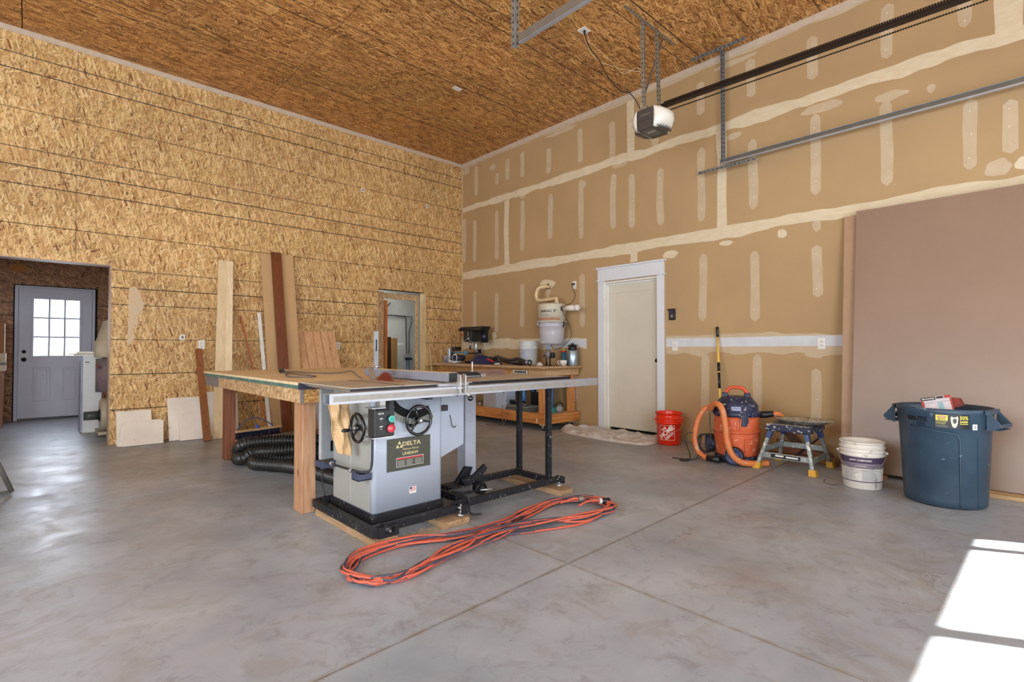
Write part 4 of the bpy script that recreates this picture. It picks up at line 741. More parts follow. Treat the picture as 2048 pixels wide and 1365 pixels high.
for k in range(3): lean('melamine_board',('second cream panel from the wall in the low stack by the wide opening','third cream panel from the wall in the low stack by the wide opening','frontmost low cream panel with scratches in the stack by the wide opening')[k],'panel',(.745,.755,.785)[k],7.29-.035*k,(.80,.81,.83)[k],.262-.003*k,.39,.375-.006*k,.015,M_mel,7.41-.036*k)
lean('melamine_board','tall white panel leaning behind the narrow brown board','panel',1.245,7.30,1.25,.50,.36,.345,.016,M_mel,7.49); fp=lean('melamine_board','shorter white panel with pencil marks in front of the tall white one','panel',1.345,7.235,1.345,.335,.27,.265,.014,M_mel,7.385)
lean('melamine_board','narrow white panel between the brown board and the tall pale boards','panel',1.665,7.36,1.66,.555,.16,.16,.016,M_mel,7.50)
lean('melamine_board','white panel half hidden by the reddish table leg','panel',1.86,7.34,1.88,.52,.16,.16,.016,M_mel,7.50)
tx=bx(1.33,1.342,7.38,7.383,.33,.36)
lean('brown_board','narrow brown stained board leaning just left of the tall pale boards','board',1.545,7.02,1.535,1.11,.085,.075,.018,wood('brown_stain',(142,86,42),(112,64,30)),7.44)
M_pale=wood('pale_poplar',(222,200,160),(206,182,142),2,.7); M_pale2=wood('paler_poplar',(234,214,176),(220,198,158),2,.7); M_mdf=mat('tan_board',(194,158,114),.6,var=.04,scale=3); M_mahog=wood('mahogany',(122,66,30),(98,48,20),2,1,.45)
lean('pale_board','tall wide pale board, left one of the pair left of the table','board',1.665,7.11,1.795,2.266,.15,.11,.019,M_pale,7.47)
lean('pale_board','tall narrow pale board overlapping the right edge of the wide one','board',1.775,7.085,1.89,2.262,.09,.072,.012,M_pale2,7.45)
lean('thin_stick','thin reddish stick leaning alone right of the tall pale boards','stick',2.26,6.95,2.055,1.55,.02,.024,.012,wood('red_stick',(176,104,66),(140,76,44)),7.49)
lean('white_strip','white trim strip leaning left of the wide tan board','trim strip',2.325,7.16,2.275,1.605,.045,.045,.018,M_white,7.48)
lean('tan_board','wide tan fibreboard left of the dark red-brown board','board',2.375,7.19,2.315,2.405,.20,.19,.016,M_mdf,7.495)
lean('tan_board','wide tan fibreboard right of the dark red-brown board','board',2.62,7.17,2.575,2.44,.185,.175,.016,M_mdf,7.495)
lean('mahogany_board','tall dark red-brown board standing in front of the two tan boards','board',2.485,7.10,2.44,2.455,.14,.135,.022,M_mahog,7.455)
lean('brown_stud','short yellow-brown stud standing under the table height before the dark red board','stud',2.50,6.60,2.56,.82,.055,.055,.03,wood('stud_brown',(166,108,54),(130,80,38)),6.98)
lean('red_board','short dark cherry red board half hidden by the near table leg','board',2.60,6.62,2.66,.79,.15,.15,.022,wood('cherry',(104,28,20),(70,16,12)),6.98)
lean('grey_strip','short pale grey strip beside the cherry red board','board',2.79,6.65,2.80,.78,.05,.05,.018,mat('grey_paint',(176,178,184),.5),6.96)
lean('yellow_stick','thin yellow stick leaning between the tan board and the plank panel','stick',2.835,7.02,2.768,1.43,.018,.018,.012,wood('yellow_stick',(196,160,84),(160,120,56)),7.49)
# glued-up panel of separate planks
pp=thing('plank_panel','warped panel of five pale pinkish planks with dark splits','panel',(3.1,7.2,0)); M_pink=wood('pink_pine',(216,172,128),(196,150,108),2,.8,knots=True)
x=[2.785,2.895,3.03,3.145,3.26,3.365]; xb=[2.86,2.975,3.10,3.225,3.335,3.445]
for k in range(5): lean('plank',None,None,xb[k]+.003,7.05,x[k]+.003,1.362,(xb[k+1]-xb[k])-.006,(x[k+1]-x[k])-.006,.02,M_pink,7.485-.003*(k%2),parent=pp)
lean('thin_strip','thin pale strip leaning on the back wall left of the workbench','strip',5.10,7.34,5.07,1.17,.022,.022,.012,M_pine,7.49)
# wall plates and outlets
def outlet(name,lab,c,wall,m=M_white,two=True,w=.07,h=.114):
    """duplex receptacle: plate with two faces and slots"""
    x,y,z=c
    def B(u0,u1,d0,d1,z0,z1): return bx(x+u0,x+u1,y-d1,y-d0,z+z0,z+z1) if wall=='b' else bx(x-d1,x-d0,y+u0,y+u1,z+z0,z+z1)
    o=B(-w/2,w/2,0,.006,-h/2,h/2).build(name,m,None,lab,bev=.0015); o['category']='outlet'
    for s in (-1,1):
        if two:
            f=B(-.017,.017,.0062,.008,s*.0195-.0135,s*.0195+.0135).build('socket',mat('socket_white',(214,212,206),.4),o,bev=.003)
            q=MB()
            for u in (-.007,.007): q.v and None; b_=B(u-.0012,u+.0012,.0082,.0086,s*.0195-.002,s*.0195+.007); q.add(b_.v,b_.f)
            b_=B(-.0025,.0025,.0082,.0086,s*.0195-.009,s*.0195-.0045); q.add(b_.v,b_.f); q.build('slot',M_dark,f)
    return o
outlet('wall_outlet','white duplex outlet above the narrow brown board on OSB wall',(1.623,YB-.0005,1.165),'b')
outlet('wall_outlet','white duplex outlet on OSB wall right of the plank panel',(3.443,YB-.0005,1.16),'b')
o=outlet('network_jack','small square wall jack left of the outlet on the OSB wall',(1.411,YB-.0005,1.256),'b',two=False,w=.055,h=.07); bx(1.40,1.424,YB-.010,YB-.0066,1.238,1.274).build('jack',mat('jack_grey',(120,120,116),.5),o)
outlet('wall_outlet','white duplex outlet low on the drywall beside the leaning brown sheets',(XR-.003,1.636,1.163),'r')
o=outlet('light_switch','white rocker switch below the black keypad beside the white door',(XR-.003,3.243,1.145),'r',two=False); bx(XR-.0125,XR-.0095,3.228,3.258,1.113,1.177).build('rocker',mat('socket_white',(214,212,206),.4),o,bev=.001); o['category']='switch'
o=bx(XR-.028,XR-.001,3.232,3.312,1.468,1.606).build('door_opener_button',M_black,None,'black wall control on drywall right of the white door',bev=.004); o['category']='switch'
bx(XR-.034,XR-.0285,3.255,3.30,1.545,1.59).build('lever_button',mat('navy_button',(44,48,64),.4),o,bev=.003); bx(XR-.033,XR-.0285,3.252,3.285,1.495,1.535).build('label',mat('label_grey',(170,168,160),.5,c2=(40,40,44),scale=120),o); bx(XR-.030,XR-.0285,3.30,3.33,1.585,1.604).build('tab',M_black,o)
# ---------------------------------------------------------------- corner workbench on casters
wk=thing('corner_workbench','timber workbench on casters in the room corner with OSB edged top','workbench',(5.38,6.0,0))
M_fir=wood('fir_beam',(206,140,76),(166,98,44),1,.7,knots=True); M_firx=wood('fir_beam_x',(206,140,76),(166,98,44),0,.7,knots=True); M_firz=wood('fir_post',(206,144,84),(170,104,50),2,1,knots=True)
bx0,bx1,by0,by1,bz=5.02,5.78,4.73,7.26,.872
M_btop=wood('bench_top',(196,164,126),(160,124,86),1,.7); bx(bx0-.03,bx1+.02,by0-.06,by1,.848,bz).build('bench_top',M_btop,wk,bev=.002); bx(bx0-.02,bx1+.02,by0-.04,by1-.01,.828,.8475).build('sub_top',mat('sub_top',(150,112,74),.6,var=.2,scale=12),wk)
M_osbB=osb('osb_bench',(1,2),[(206,160,100),(184,130,70),(156,104,52),(100,52,24),(120,76,36)],(66,40,20),61,L_=.06,W_=.014,ang0=15)
bx(bx0+.03,bx0+.048,by0+.31,by1-.05,.745,.8275).build('osb_apron',M_osbB,wk); bx(bx0+.02,bx0+.058,by0+.0,by0+.3,.745,.8275).build('apron_block',wood('apron_y',(196,160,120),(168,128,90),1),wk); bx(bx0+.06,bx1-.02,by0,by0+.038,.745,.8275).build('end_apron',wood('apron_x',(206,172,132),(176,138,100),0),wk)
for (x,y) in ((bx0+.06,by0+.06),(bx1-.12,by0+.06),(bx0+.06,by1-.16),(bx1-.12,by1-.16)): bx(x,x+.085,y,y+.085,.215,.745).build('post',M_firz,wk,bev=.003)
bx(bx0+.02,bx0+.058,by0+.0,by1,.092,.235).build('lower_beam',M_fir,wk,bev=.003); bx(bx0+.0585,bx1+.0,by0+.0,by0+.038,.092,.215).build('lower_beam',M_firx,wk,bev=.003); bx(bx1-.038,bx1,by0+.039,by1,.092,.215).build('lower_beam',M_fir,wk,bev=.003)
bx(bx0+.0585,bx1-.039,by0+.039,by1-.02,.190,.212).build('shelf',mat('shelf_ply',(206,186,158),.6,var=.1,scale=5),wk)
for (x,y) in ((bx0+.10,by0+.09),(bx1-.10,by0+.09),(bx0+.10,by1-.12)):
    c_=bx(x-.045,x+.045,y-.035,y+.035,.070,.0915).build('caster',M_pine,wk); MB().cyl((x-.013,y-.01,.034),(x+.013,y-.01,.034),.032,n=18).build('caster_wheel',M_black,c_); MB().obox((x-.02,y-.01,.048),(.0015,0,0),(0,.02,0),(0,0,.022)).obox((x+.02,y-.01,.048),(.0015,0,0),(0,.02,0),(0,0,.022)).build('fork',M_zinc,c_)
MB().cyl((bx0+.01,4.86,.11),(bx0+.01,4.86,.17),.006,n=8).build('pull_pin',M_whitep,wk)
# power strip under the edge
ps=bx(bx0+.010,bx0+.0195,5.04,5.33,.765,.812).build('power_strip',mat('strip_body',(206,206,198),.5),None,'long pale power strip screwed along the bench apron',bev=.004); ps['category']='power strip'
for k in range(7): bx(bx0+.0065,bx0+.0098,5.065+k*.034,5.088+k*.034,.774,.803).build('socket',M_dark,ps)
# tools on the bench
dp=thing('drill_press','black benchtop drill press with belt guard on the workbench corner','drill press',(5.58,6.85,bz))
bx(5.460,5.700,6.72,6.98,bz+.001,bz+.03).build('base',M_iron,dp,bev=.004); MB().cyl((5.600,6.85,bz+.031),(5.600,6.85,1.40),.032,n=18).build('column',M_zinc,dp); 
bx(5.440,5.630,6.78,7.0,1.235,1.42).build('head',M_sw,dp,bev=.012); MB().prism([(5.435,6.55,1.42),(5.435,7.12,1.42),(5.460,7.17,1.45),(5.460,7.17,1.49),(5.460,6.53,1.49)],(.2,0,0)).build('belt_guard',M_black,dp,bev=.012); MB().cyl((5.590,6.62,1.22),(5.590,6.62,1.415),.07,n=22).build('motor',mat('motor_blue',(36,40,56),.3,metal=.3),dp)
MB().cyl((5.510,6.90,1.235),(5.510,6.90,1.15),.022,.018,14).build('quill',M_zinc,dp); MB().cyl((5.510,6.90,1.149),(5.510,6.90,1.10),.016,.012,12).build('chuck',M_iron,dp)
h=MB().cyl((5.435,6.84,1.29),(5.415,6.84,1.29),.02,n=14).build('feed_hub',M_zinc,dp)
for a_ in (95,215,335): MB().tube([(5.418,6.84,1.29),(5.405,6.84+.11*math.cos(R(a_)),1.29+.11*math.sin(R(a_)))],.005,6).build('feed_lever',M_zinc,h)
bx(5.458,5.460,7.12,7.165,1.452,1.485).build('label',M_whitep,dp); MB().cyl((5.430,7.03,1.35),(5.440,7.03,1.35),.018,n=12).build('red_switch',M_redp,dp); bx(5.480,5.650,6.75,6.93,1.03,1.05).build('drill_table',M_iron,dp,bev=.003)
ms=thing('mitre_saw','grey and teal mitre saw standing before the drill press','mitre saw',(5.2,6.8,bz))
MB().lathe([(0,0),(.12,0),(.12,.04),(.10,.05),(0,.05)],(5.165,6.86,bz+.001),n=26).build('turntable',M_zinc,ms); MB().obox((5.13,6.98,1.02),(.03,0,0),(0,.03,0),(0,0,.12)).build('guard',mat('guard_silver',(186,190,196),.3,metal=.6),ms,bev=.02)
MB().cyl((5.10,6.79,.965),(5.28,6.79,.965),.05,n=20).build('motor',mat('motor_navy',(40,46,70),.35),ms); MB().lathe([(.052,0),(.066,0),(.066,.01),(.052,.01)],(5.095,6.79,.965),(1,0,0),22).build('motor_ring',mat('ring_silver',(200,202,206),.3,metal=.5),ms)
MB().obox((5.2,6.80,1.055),(.012,0,0),(0,.17,0),(0,0,.012)).build('slide_bar',mat('teal_casting',(70,130,150),.4),ms,bev=.004); MB().ball((5.2,6.62,1.05),.032,12,(1,1,1.2)).build('slide_clamp',MC['teal_casting'],ms); bx(5.13,5.27,6.83,6.92,1.08,1.15).build('head',M_black,ms,bev=.012)
MB().obox((5.14,6.82,.893),(.02,0,0),(0,.055,0),(0,0,.02)).build('battery',mat('navy_grey',(80,88,110),.5),ms,bev=.006)
o=thing('tool_box','grey and dark carton of tools at the far left end of the workbench','box',(5.30,7.14,bz)); bx(5.20,5.40,7.04,7.24,bz+.001,bz+.13).build('carton',mat('carton_grey',(176,176,188),.6,c2=(140,140,156),scale=9),o,bev=.004); bx(5.198,5.1995,7.06,7.22,bz+.012,bz+.06).build('dark_label',mat('label_navy',(58,60,80),.5,c2=(150,150,160),scale=60),o); MB().ball((5.29,7.14,bz+.165),.06,12,(1,1.2,.6)).build('black_tool',M_black,o); MB().ball((5.29,7.08,bz+.20),.02,10).build('red_knob',M_redp,o)
# cloth heap
def heap(name,c,rx,ry,rz,m,seed,lab,cat,n=26,rough=.35):
    mb=MB()
    def f(u,v):
        t=2*PI*u; q=v; k=1+.25*noise.noise(Vector((math.cos(t)*1.4,math.sin(t)*1.4,seed))); r=q*k; h=(1-q**2.2)*(1+rough*noise.noise(Vector((math.cos(t)*r*2.6,math.sin(t)*r*2.6,seed+4)))+.6*rough*noise.noise(Vector((math.cos(t)*r*7,math.sin(t)*r*7,seed+9))))
        return (c[0]+math.cos(t)*r*rx,c[1]+math.sin(t)*r*ry,c[2]+max(0,h)*rz+.0015)
    mb.grid(f,n*2,n//2); o=mb.build(name,m,None,weld=True); return tag(o,lab,cat)
jk=heap('jacket',(5.28,6.28,bz),.14,.36,.13,mat('jacket_navy',(34,38,90),.8,c2=(22,24,40),scale=12,speck=(120,124,160),speck_t=.7,speck_s=70),3,'crumpled navy blue jacket lying on the workbench','jacket')
heap('plastic_bag',(5.40,6.62,bz),.06,.09,.08,mat('bag_white',(214,210,202),.5,var=.1,scale=20),5,'small crumpled white plastic bag between drill press and navy jacket','bag',16)
sg=thing('red_hand_tool','red handled tool poking out of the navy jacket','hand tool',(5.2,5.93,bz)); MB().tube(catmull([(5.17,6.04,.955),(5.17,5.95,.93),(5.17,5.87,.895)],4),.018,10).build('grip',mat('grip_red',(176,40,48),.4),sg); MB().obox((5.17,5.83,.889),(.015,0,0),(0,.05,0),(0,0,.012)).build('sheath',M_whitep,sg)
tbg=thing('hose_coil','black flexible hose and cords draped in front of the white pail','hose',(5.25,5.6,bz)); MB().tube(catmull([(5.20,5.96,.96),(5.2,5.86,.99),(5.2,5.7,.955),(5.2,5.55,.945),(5.2,5.4,.965),(5.2,5.3,.94),(5.2,5.2,.915)],6),.026,12).build('hose',M_hose,tbg); MB().tube(catmull([(5.14,5.9,.90),(5.14,5.7,.93),(5.14,5.5,.905),(5.15,5.35,.90)],6),.014,8).build('cord',M_black,tbg)
gr=thing('angle_grinder','blue and black corded power tool at the middle of the workbench','power tool',(5.2,5.3,bz)); MB().tube([(5.16,5.44,.90),(5.16,5.30,.91),(5.16,5.15,.915)],.026,12,rf=lambda q:.022+.012*math.sin(q*3)).build('body',M_black,gr); MB().ball((5.155,5.47,.90),.026,12).build('nose',mat('nose_blue',(50,90,160),.4),gr); MB().lathe([(.028,-.012),(.042,-.008),(.042,.008),(.028,.012)],(5.16,5.12,.918),(0,1,0),18).build('clear_guard',mat('guard_ring',(30,30,32),.3),gr); bx(5.135,5.18,5.13,5.18,.905,.94).build('label',mat('label_silver',(176,178,184),.4),gr)
heap('shop_rag',(5.36,5.12,bz),.04,.06,.045,mat('rag_white',(214,208,204),.9,var=.1,scale=30),8,'small white shop rag beside the router','rag',14)
def bucket(name,lab,c,r0,r1,h,m,rings=((.82,.012),(.75,.009),(.68,.012)),handle=None,group=None,hm=None,side=0):
    """open pail: walls with stiffening rings, rolled rim, wire bail"""
    t=thing(name,lab,'bucket',c,group); w=.003; P=[(0,0.001),(r0*.96,.001),(r0,.006)]
    rr=lambda q:r0+(r1-r0)*q
    for q,e in sorted(rings): P+=[(rr(q)-0,h*q-.008),(rr(q)+e,h*q-.005),(rr(q)+e,h*q+.003),(rr(q)+.001,h*q+.006)]
    P+=[(r1,h*.965),(r1+.006,h*.97),(r1+.006,h),(r1-.002,h),(r1-.004,h*.97),(r0-.003,.008),(0,.008)]
    MB().lathe(P,c,n=44).build('pail',m,t)
    if handle is not None:
        a=R(handle); zz=c[2]+h*.76; rr_=r1+.012; A=Vector((c[0]+math.cos(a)*rr_,c[1]+math.sin(a)*rr_,zz)); B=Vector((c[0]-math.cos(a)*rr_,c[1]-math.sin(a)*rr_,zz)); out=Vector((math.cos(a+PI/2),math.sin(a+PI/2),0))*(1 if side==0 else -1)
        pts=[]
        for k in range(17):
            q=PI*k/16; pts.append(Vector((c[0],c[1],zz))+(A-Vector((c[0],c[1],zz)))*math.cos(q)+out*(rr_+.006)*math.sin(q)+Vector((0,0,-h*.34*math.sin(q))))
        MB().tube(pts,.0022,6).build('bail',hm or M_zinc,t)
        for P_ in (A,B): MB().ball(P_,.012,10).build('bail_ear',m,t)
    return t
M_pail=mat('white_pail',(206,210,208),.35,var=.05)
bk1=bucket('white_pail','white plastic pail standing on the workbench against the wall',(5.52,5.50,bz),.125,.14,.36,M_pail,handle=60,side=0)
MB().lathe([(.1352,.10),(.1402,.22)],(5.52,5.50,bz),n=20,a0=R(150),a1=R(235)).build('pail_label',mat('label_lilac',(190,192,204),.5,c2=(150,154,176),scale=70),bk1)
hn=thing('rotary_router','grey handheld plunge router standing on the workbench','router',(5.47,5.030,bz)); MB().lathe([(0,0),(.062,0),(.062,.010),(0,.012)],(5.44,5.030,bz+.001),n=24).build('base',M_black,hn); MB().cyl((5.44,4.990,bz+.012),(5.44,4.990,1.0),.011,n=10).cyl((5.44,5.060,bz+.012),(5.44,5.060,1.0),.011,n=10).build('columns',M_black,hn); MB().lathe([(.032,0),(.044,.02),(.044,.08),(.028,.105),(.026,.14),(0,.145)],(5.44,5.025,.985),n=20).build('motor_body',mat('router_grey',(116,112,118),.4,metal=.2),hn); MB().lathe([(.027,0),(.027,.035),(.018,.05),(0,.052)],(5.44,5.025,1.105),n=16).build('cap',mat('cap_blue',(116,150,186),.35),hn); MB().ball((5.44,4.950,1.01),.02,10,(1,1.6,1)).build('grip',M_black,hn); MB().ball((5.44,5.095,1.01),.014,10,(1,1.6,1)).build('grip',M_black,hn); bx(5.41,5.47,4.910,4.960,.98,1.06).build('trigger_handle',M_black,hn,bev=.012)
def cup(name,lab,cat,c,prof,m): 
    t=thing(name,lab,cat,c); MB().lathe(prof,c,n=28).build('body',m,t); return t
mc0=(5.50,4.79,bz)
mg=cup('coffee_mug','white coffee mug with handle on the workbench end','mug',mc0,[(0,.001),(.026,.001),(.034,.010),(.049,.040),(.052,.080),(.049,.080),(.046,.014),(0,.014)],mat('mug_white',(226,224,218),.25,coat=.5,var=.03))
MB().tube(catmull([(5.48,4.842,.94),(5.47,4.866,.938),(5.47,4.87,.917),(5.475,4.852,.898),(5.485,4.832,.895)],6),.0055,8).build('handle',MC['mug_white'],mg)
tc0=(5.62,4.89,bz)
tm=cup('travel_mug','teal travel tumbler with red and green lid behind the white mug','tumbler',tc0,[(0,.001),(.028,.001),(.030,.01),(.038,.19),(0,.191)],mat('tumbler_teal',(34,92,110),.3,coat=.4)); MB().lathe([(.039,.1915),(.042,.192),(.042,.214),(0,.215)],tc0,n=28).build('red_band',mat('band_red',(186,38,48),.35),tm); MB().lathe([(.037,.2155),(.035,.235),(0,.237)],tc0,n=28).build('green_lid',mat('lid_green',(140,150,70),.4),tm); MB().lathe([(.0312,.012),(.0345,.080)],tc0,n=28).build('lower_sleeve',mat('sleeve_navy',(26,42,62),.4),tm)
kc=(5.67,4.765,bz)
fk=cup('steel_canister','brushed steel canister with black pump lid at the workbench end','canister',kc,[(0,.001),(.078,.001),(.080,.006),(.080,.21),(.074,.22),(0,.221)],mat('brushed_steel',(176,190,200),.3,metal=.7,c2=(120,134,148),scale=4,stretch=(10,10,.2)))
MB().lathe([(.057,.2215),(.060,.225),(.060,.29),(0,.291)],kc,n=26).build('black_collar',M_black,fk); MB().lathe([(.068,.2915),(.068,.30),(0,.301)],kc,n=26).build('lid_disc',M_iron,fk); MB().cyl((kc[0],kc[1],bz+.301),(kc[0],kc[1],bz+.32),.022,n=14).build('pump_knob',M_black,fk)
# under the bench
cb=bx(5.16,5.36,5.62,6.14,.213,.60).build('storage_bin',mat('bin_bluegrey',(172,184,206),.5,var=.04),None,'large pale blue-grey storage box on the workbench shelf',bev=.01); cb['category']='box'; bx(5.1575,5.1595,5.84,6.13,.225,.595).build('bin_side',mat('bin_grey',(160,158,160),.5),cb)
tc_=thing('tool_case','flat grey-green power tool case lying on the workbench shelf','tool case',(5.25,5.36,.213)); bx(5.12,5.38,5.14,5.58,.2135,.265).build('case_bottom',mat('case_green',(86,92,88),.5,var=.15,scale=30),tc_,bev=.01); bx(5.122,5.378,5.142,5.578,.266,.30).build('case_lid',mat('case_grey',(110,116,110),.5,var=.15,scale=30),tc_,bev=.01)
mx_=thing('corded_drill','black and navy corded tools tangled on the flat tool case','power tool',(5.25,5.36,.30)); MB().tube([(5.2,5.55,.335),(5.2,5.40,.34),(5.2,5.28,.335)],.03,12).build('body',M_black,mx_); MB().tube(catmull([(5.16,5.2,.32),(5.15,5.4,.36),(5.14,5.25,.41),(5.14,5.5,.40),(5.15,5.6,.34)],6),.006,6).build('cord',mat('cord_grey2',(150,146,140),.5),mx_)
db=bx(5.44,5.62,5.08,5.38,.213,.62).build('motor_housing',M_black,None,'black machine with a blue triangle emblem on the workbench shelf',bev=.01); db['category']='machine'; text('DELTA',plane_fn((5.4385,5.19,.50),(0,-1,0),(0,0,1)),.05,M_whitep,db,bold=.02); MB().prism([(5.4388,5.355,.480),(5.4388,5.305,.480),(5.4388,5.33,.523)],(-.0006,0,0)).build('triangle_emblem',mat('emblem_blue',(40,110,190),.4),db)
tk=MB().cyl((5.44,5.53,.2135),(5.44,5.53,.60),.038,n=20).build('blue_cylinder',mat('cylinder_blue',(70,120,176),.35),None,'slim blue gas cylinder standing on the workbench shelf left of the machine'); tk['category']='gas cylinder'
tk=MB().cyl((5.44,4.975,.2135),(5.44,4.975,.66),.036,n=20).build('blue_cylinder',MC['cylinder_blue'],None,'slim blue gas cylinder on the workbench shelf right of the front post'); tk['category']='gas cylinder'
rb=thing('red_shears','orange-red handled shears leaning at the back of the workbench shelf','tool',(5.3,6.5,.213)); MB().tube([(5.3,6.62,.25),(5.3,6.5,.42)],.022,8).build('grip',mat('shear_red',(206,66,28),.4),rb); MB().tube([(5.3,6.55,.22),(5.3,6.35,.235)],.02,8).build('blade',M_zinc,rb)
jg=thing('hand_sander','teal and grey power tool lying on the workbench shelf end','power tool',(5.42,4.87,.213)); bx(5.26,5.42,4.865,4.925,.214,.29).build('body',mat('tool_teal',(30,130,130),.4),jg,bev=.012); MB().ball((5.52,4.89,.26),.06,14,(1.1,.8,.8)).build('housing',mat('tool_grey',(150,154,160),.4),jg); MB().tube(catmull([(5.4,4.87,.31),(5.46,4.86,.35),(5.54,4.86,.34),(5.58,4.87,.29)],6),.008,8).build('cord',M_black,jg)
cdl=MB().tube(catmull([(5.03,5.55,.30),(4.995,5.52,.22),(4.985,5.5,.10),(4.98,5.48,.006),(4.95,5.55,.006),(4.90,5.70,.006),(4.93,5.78,.006),(5.0,5.66,.006),(5.0,5.5,.02),(4.99,5.42,.12),(5.03,5.40,.28)],6),.0045,6).build('loose_cord',mat('cord_taupe',(110,98,86),.6),None,'grey-brown cord hanging from the workbench shelf to the floor'); cdl['category']='cord'
# ---------------------------------------------------------------- wall vacuum
M_vac=mat('vacuum_cream',(198,192,172),.4,var=.04); M_vb=mat('vacuum_bin',(186,184,190),.25,var=.05,coat=.3)
vc=thing('wall_vacuum','cream central vacuum canister hanging on drywall above the workbench','vacuum',(5.60,5.09,1.17)); vx,vy=5.60,5.10
MB().lathe([(0,1.775),(.16,1.775),(.195,1.765),(.20,1.75),(.20,1.52),(.0,1.519)],(vx,vy,0),n=40).build('motor_housing',M_vac,vc); MB().lathe([(.201,1.53),(.2018,1.53),(.2018,1.562),(.201,1.562)],(vx,vy,0),n=30,a0=R(120),a1=R(255)).build('rust_band',mat('rust_band',(176,116,92),.6,c2=(186,140,112),scale=20),vc)
MB().lathe([(.215,1.498),(.222,1.50),(.222,1.518),(.205,1.518)],(vx,vy,0),n=40).build('collar',M_vac,vc); MB().lathe([(0,1.18),(.145,1.18),(.165,1.195),(.185,1.35),(.188,1.42),(.198,1.43),(.203,1.497),(0,1.4975)],(vx,vy,0),n=40).build('dust_bin',M_vb,vc)
for a_ in (160,272): 
    ca,sa=math.cos(R(a_)),math.sin(R(a_)); MB().tube([(vx+ca*.226,vy+sa*.226,1.505),(vx+ca*.232,vy+sa*.232,1.47),(vx+ca*.215,vy+sa*.215,1.425)],.010,8).build('latch',M_zinc if a_<200 else M_black,vc)
bx(vx-.2,vx-.16,vy-.02,vy+.02,1.19,1.22).build('drain',M_vb,vc,bev=.006)
vf=cyl_fn((vx,vy,0),.2005,.2005,1,R(188),1.655); text('GARVAC',lambda a,b: vf(a+.03,b),.048,M_black,vc,bold=.03); 
MB().prism([cyl_fn((vx,vy,0),.2008,.2008,1,R(188),1.665)(.145,.018),cyl_fn((vx,vy,0),.2008,.2008,1,R(188),1.665)(.195,.003),cyl_fn((vx,vy,0),.2008,.2008,1,R(188),1.665)(.150,-.03)],(-.001,0,0)).build('fan_emblem',mat('emblem_grey',(110,108,100),.6),vc)
lb=MB()
for k in range(14):
    f=cyl_fn((vx,vy,0),.2005,.2005,1,R(188),1.60); u=-.07+k*.01; 
    for (z0,z1) in ((-.013,-.009),(.009,.013)): lb.add([f(u,z0),f(u+.01,z0),f(u+.01,z1),f(u,z1)],[(0,1,2,3)])
lb.build('label_bars',M_black,vc)
for zz in (1.72,1.24): bx(XR-.045,XR-.0005,vy-.03,vy+.03,zz-.02,zz+.02).build('wall_bracket',M_iron,vc)
M_pvc=mat('pvc_cream',(214,192,152),.35,var=.04)
pv=MB().tube(catmull([(5.80,5.34,2.06),(5.70,5.35,2.06),(5.63,5.40,2.03),(5.61,5.425,1.95),(5.61,5.425,1.90),(5.61,5.40,1.855),(5.61,5.34,1.842),(5.61,5.2,1.845),(5.605,5.06,1.85),(5.60,5.015,1.845),(5.60,5.005,1.81),(5.60,5.005,1.777)],8),.026,14).build('vacuum_pipe',M_pvc,vc); 
MB().cyl((5.60,5.005,1.776),(5.60,5.005,1.815),.031,n=18).build('pipe_collar',M_pvc,vc); MB().cyl((5.60,4.90,1.695),(5.60,4.872,1.695),.034,n=18).build('rubber_boot',M_black,vc); MB().cyl((5.60,4.871,1.695),(5.60,4.65,1.69),.040,n=22).build('exhaust_pipe',mat('pvc_white',(222,216,208),.35,var=.03),vc); MB().lathe([(.041,0),(.044,.004),(.044,.05),(.03,.06),(0,.06)],(5.60,4.65,1.69),(0,-1,0),22).build('exhaust_cap',MC['pvc_white'],vc)
o=outlet('wall_outlet','white outlet with a black plug on the drywall right of the wall vacuum',(XR-.003,4.84,2.045),'r'); MB().cyl((XR-.010,4.84,2.06),(XR-.05,4.845,2.05),.016,.012,12).build('plug',M_black,o)
vcord=MB().tube(catmull([(XR-.052,4.845,2.048),(5.74,4.82,2.0),(5.72,4.76,1.88),(5.70,4.80,1.78),(5.54,4.83,1.70),(5.60,4.86,1.6),(5.72,4.86,1.45),(5.74,4.85,1.30),(5.70,4.90,1.20),(5.62,4.98,1.12),(5.58,5.05,1.11),(5.57,5.08,1.15),(5.57,5.09,1.178)],8),.0048,6).build('vacuum_cord',mat('cord_brown',(50,40,32),.5),None,'thin dark cord hanging from the outlet down to the wall vacuum'); vcord['category']='cord'
o=outlet('wall_outlet','outlet with a black adapter low on drywall behind the navy jacket',(XR-.003,6.97,1.05),'r'); bx(XR-.05,XR-.010,6.95,7.0,1.04,1.11).build('adapter',M_black,o,bev=.004)
wr_=MB().tube(catmull([(5.79,5.30,1.95),(5.79,5.32,1.80),(5.79,5.36,1.72),(5.79,5.30,1.66),(5.79,5.28,1.6)],6),.0025,5).build('low_voltage_wire',MC['cord_brown'],None,'thin looped low voltage wire left of the wall vacuum'); wr_['category']='wire'
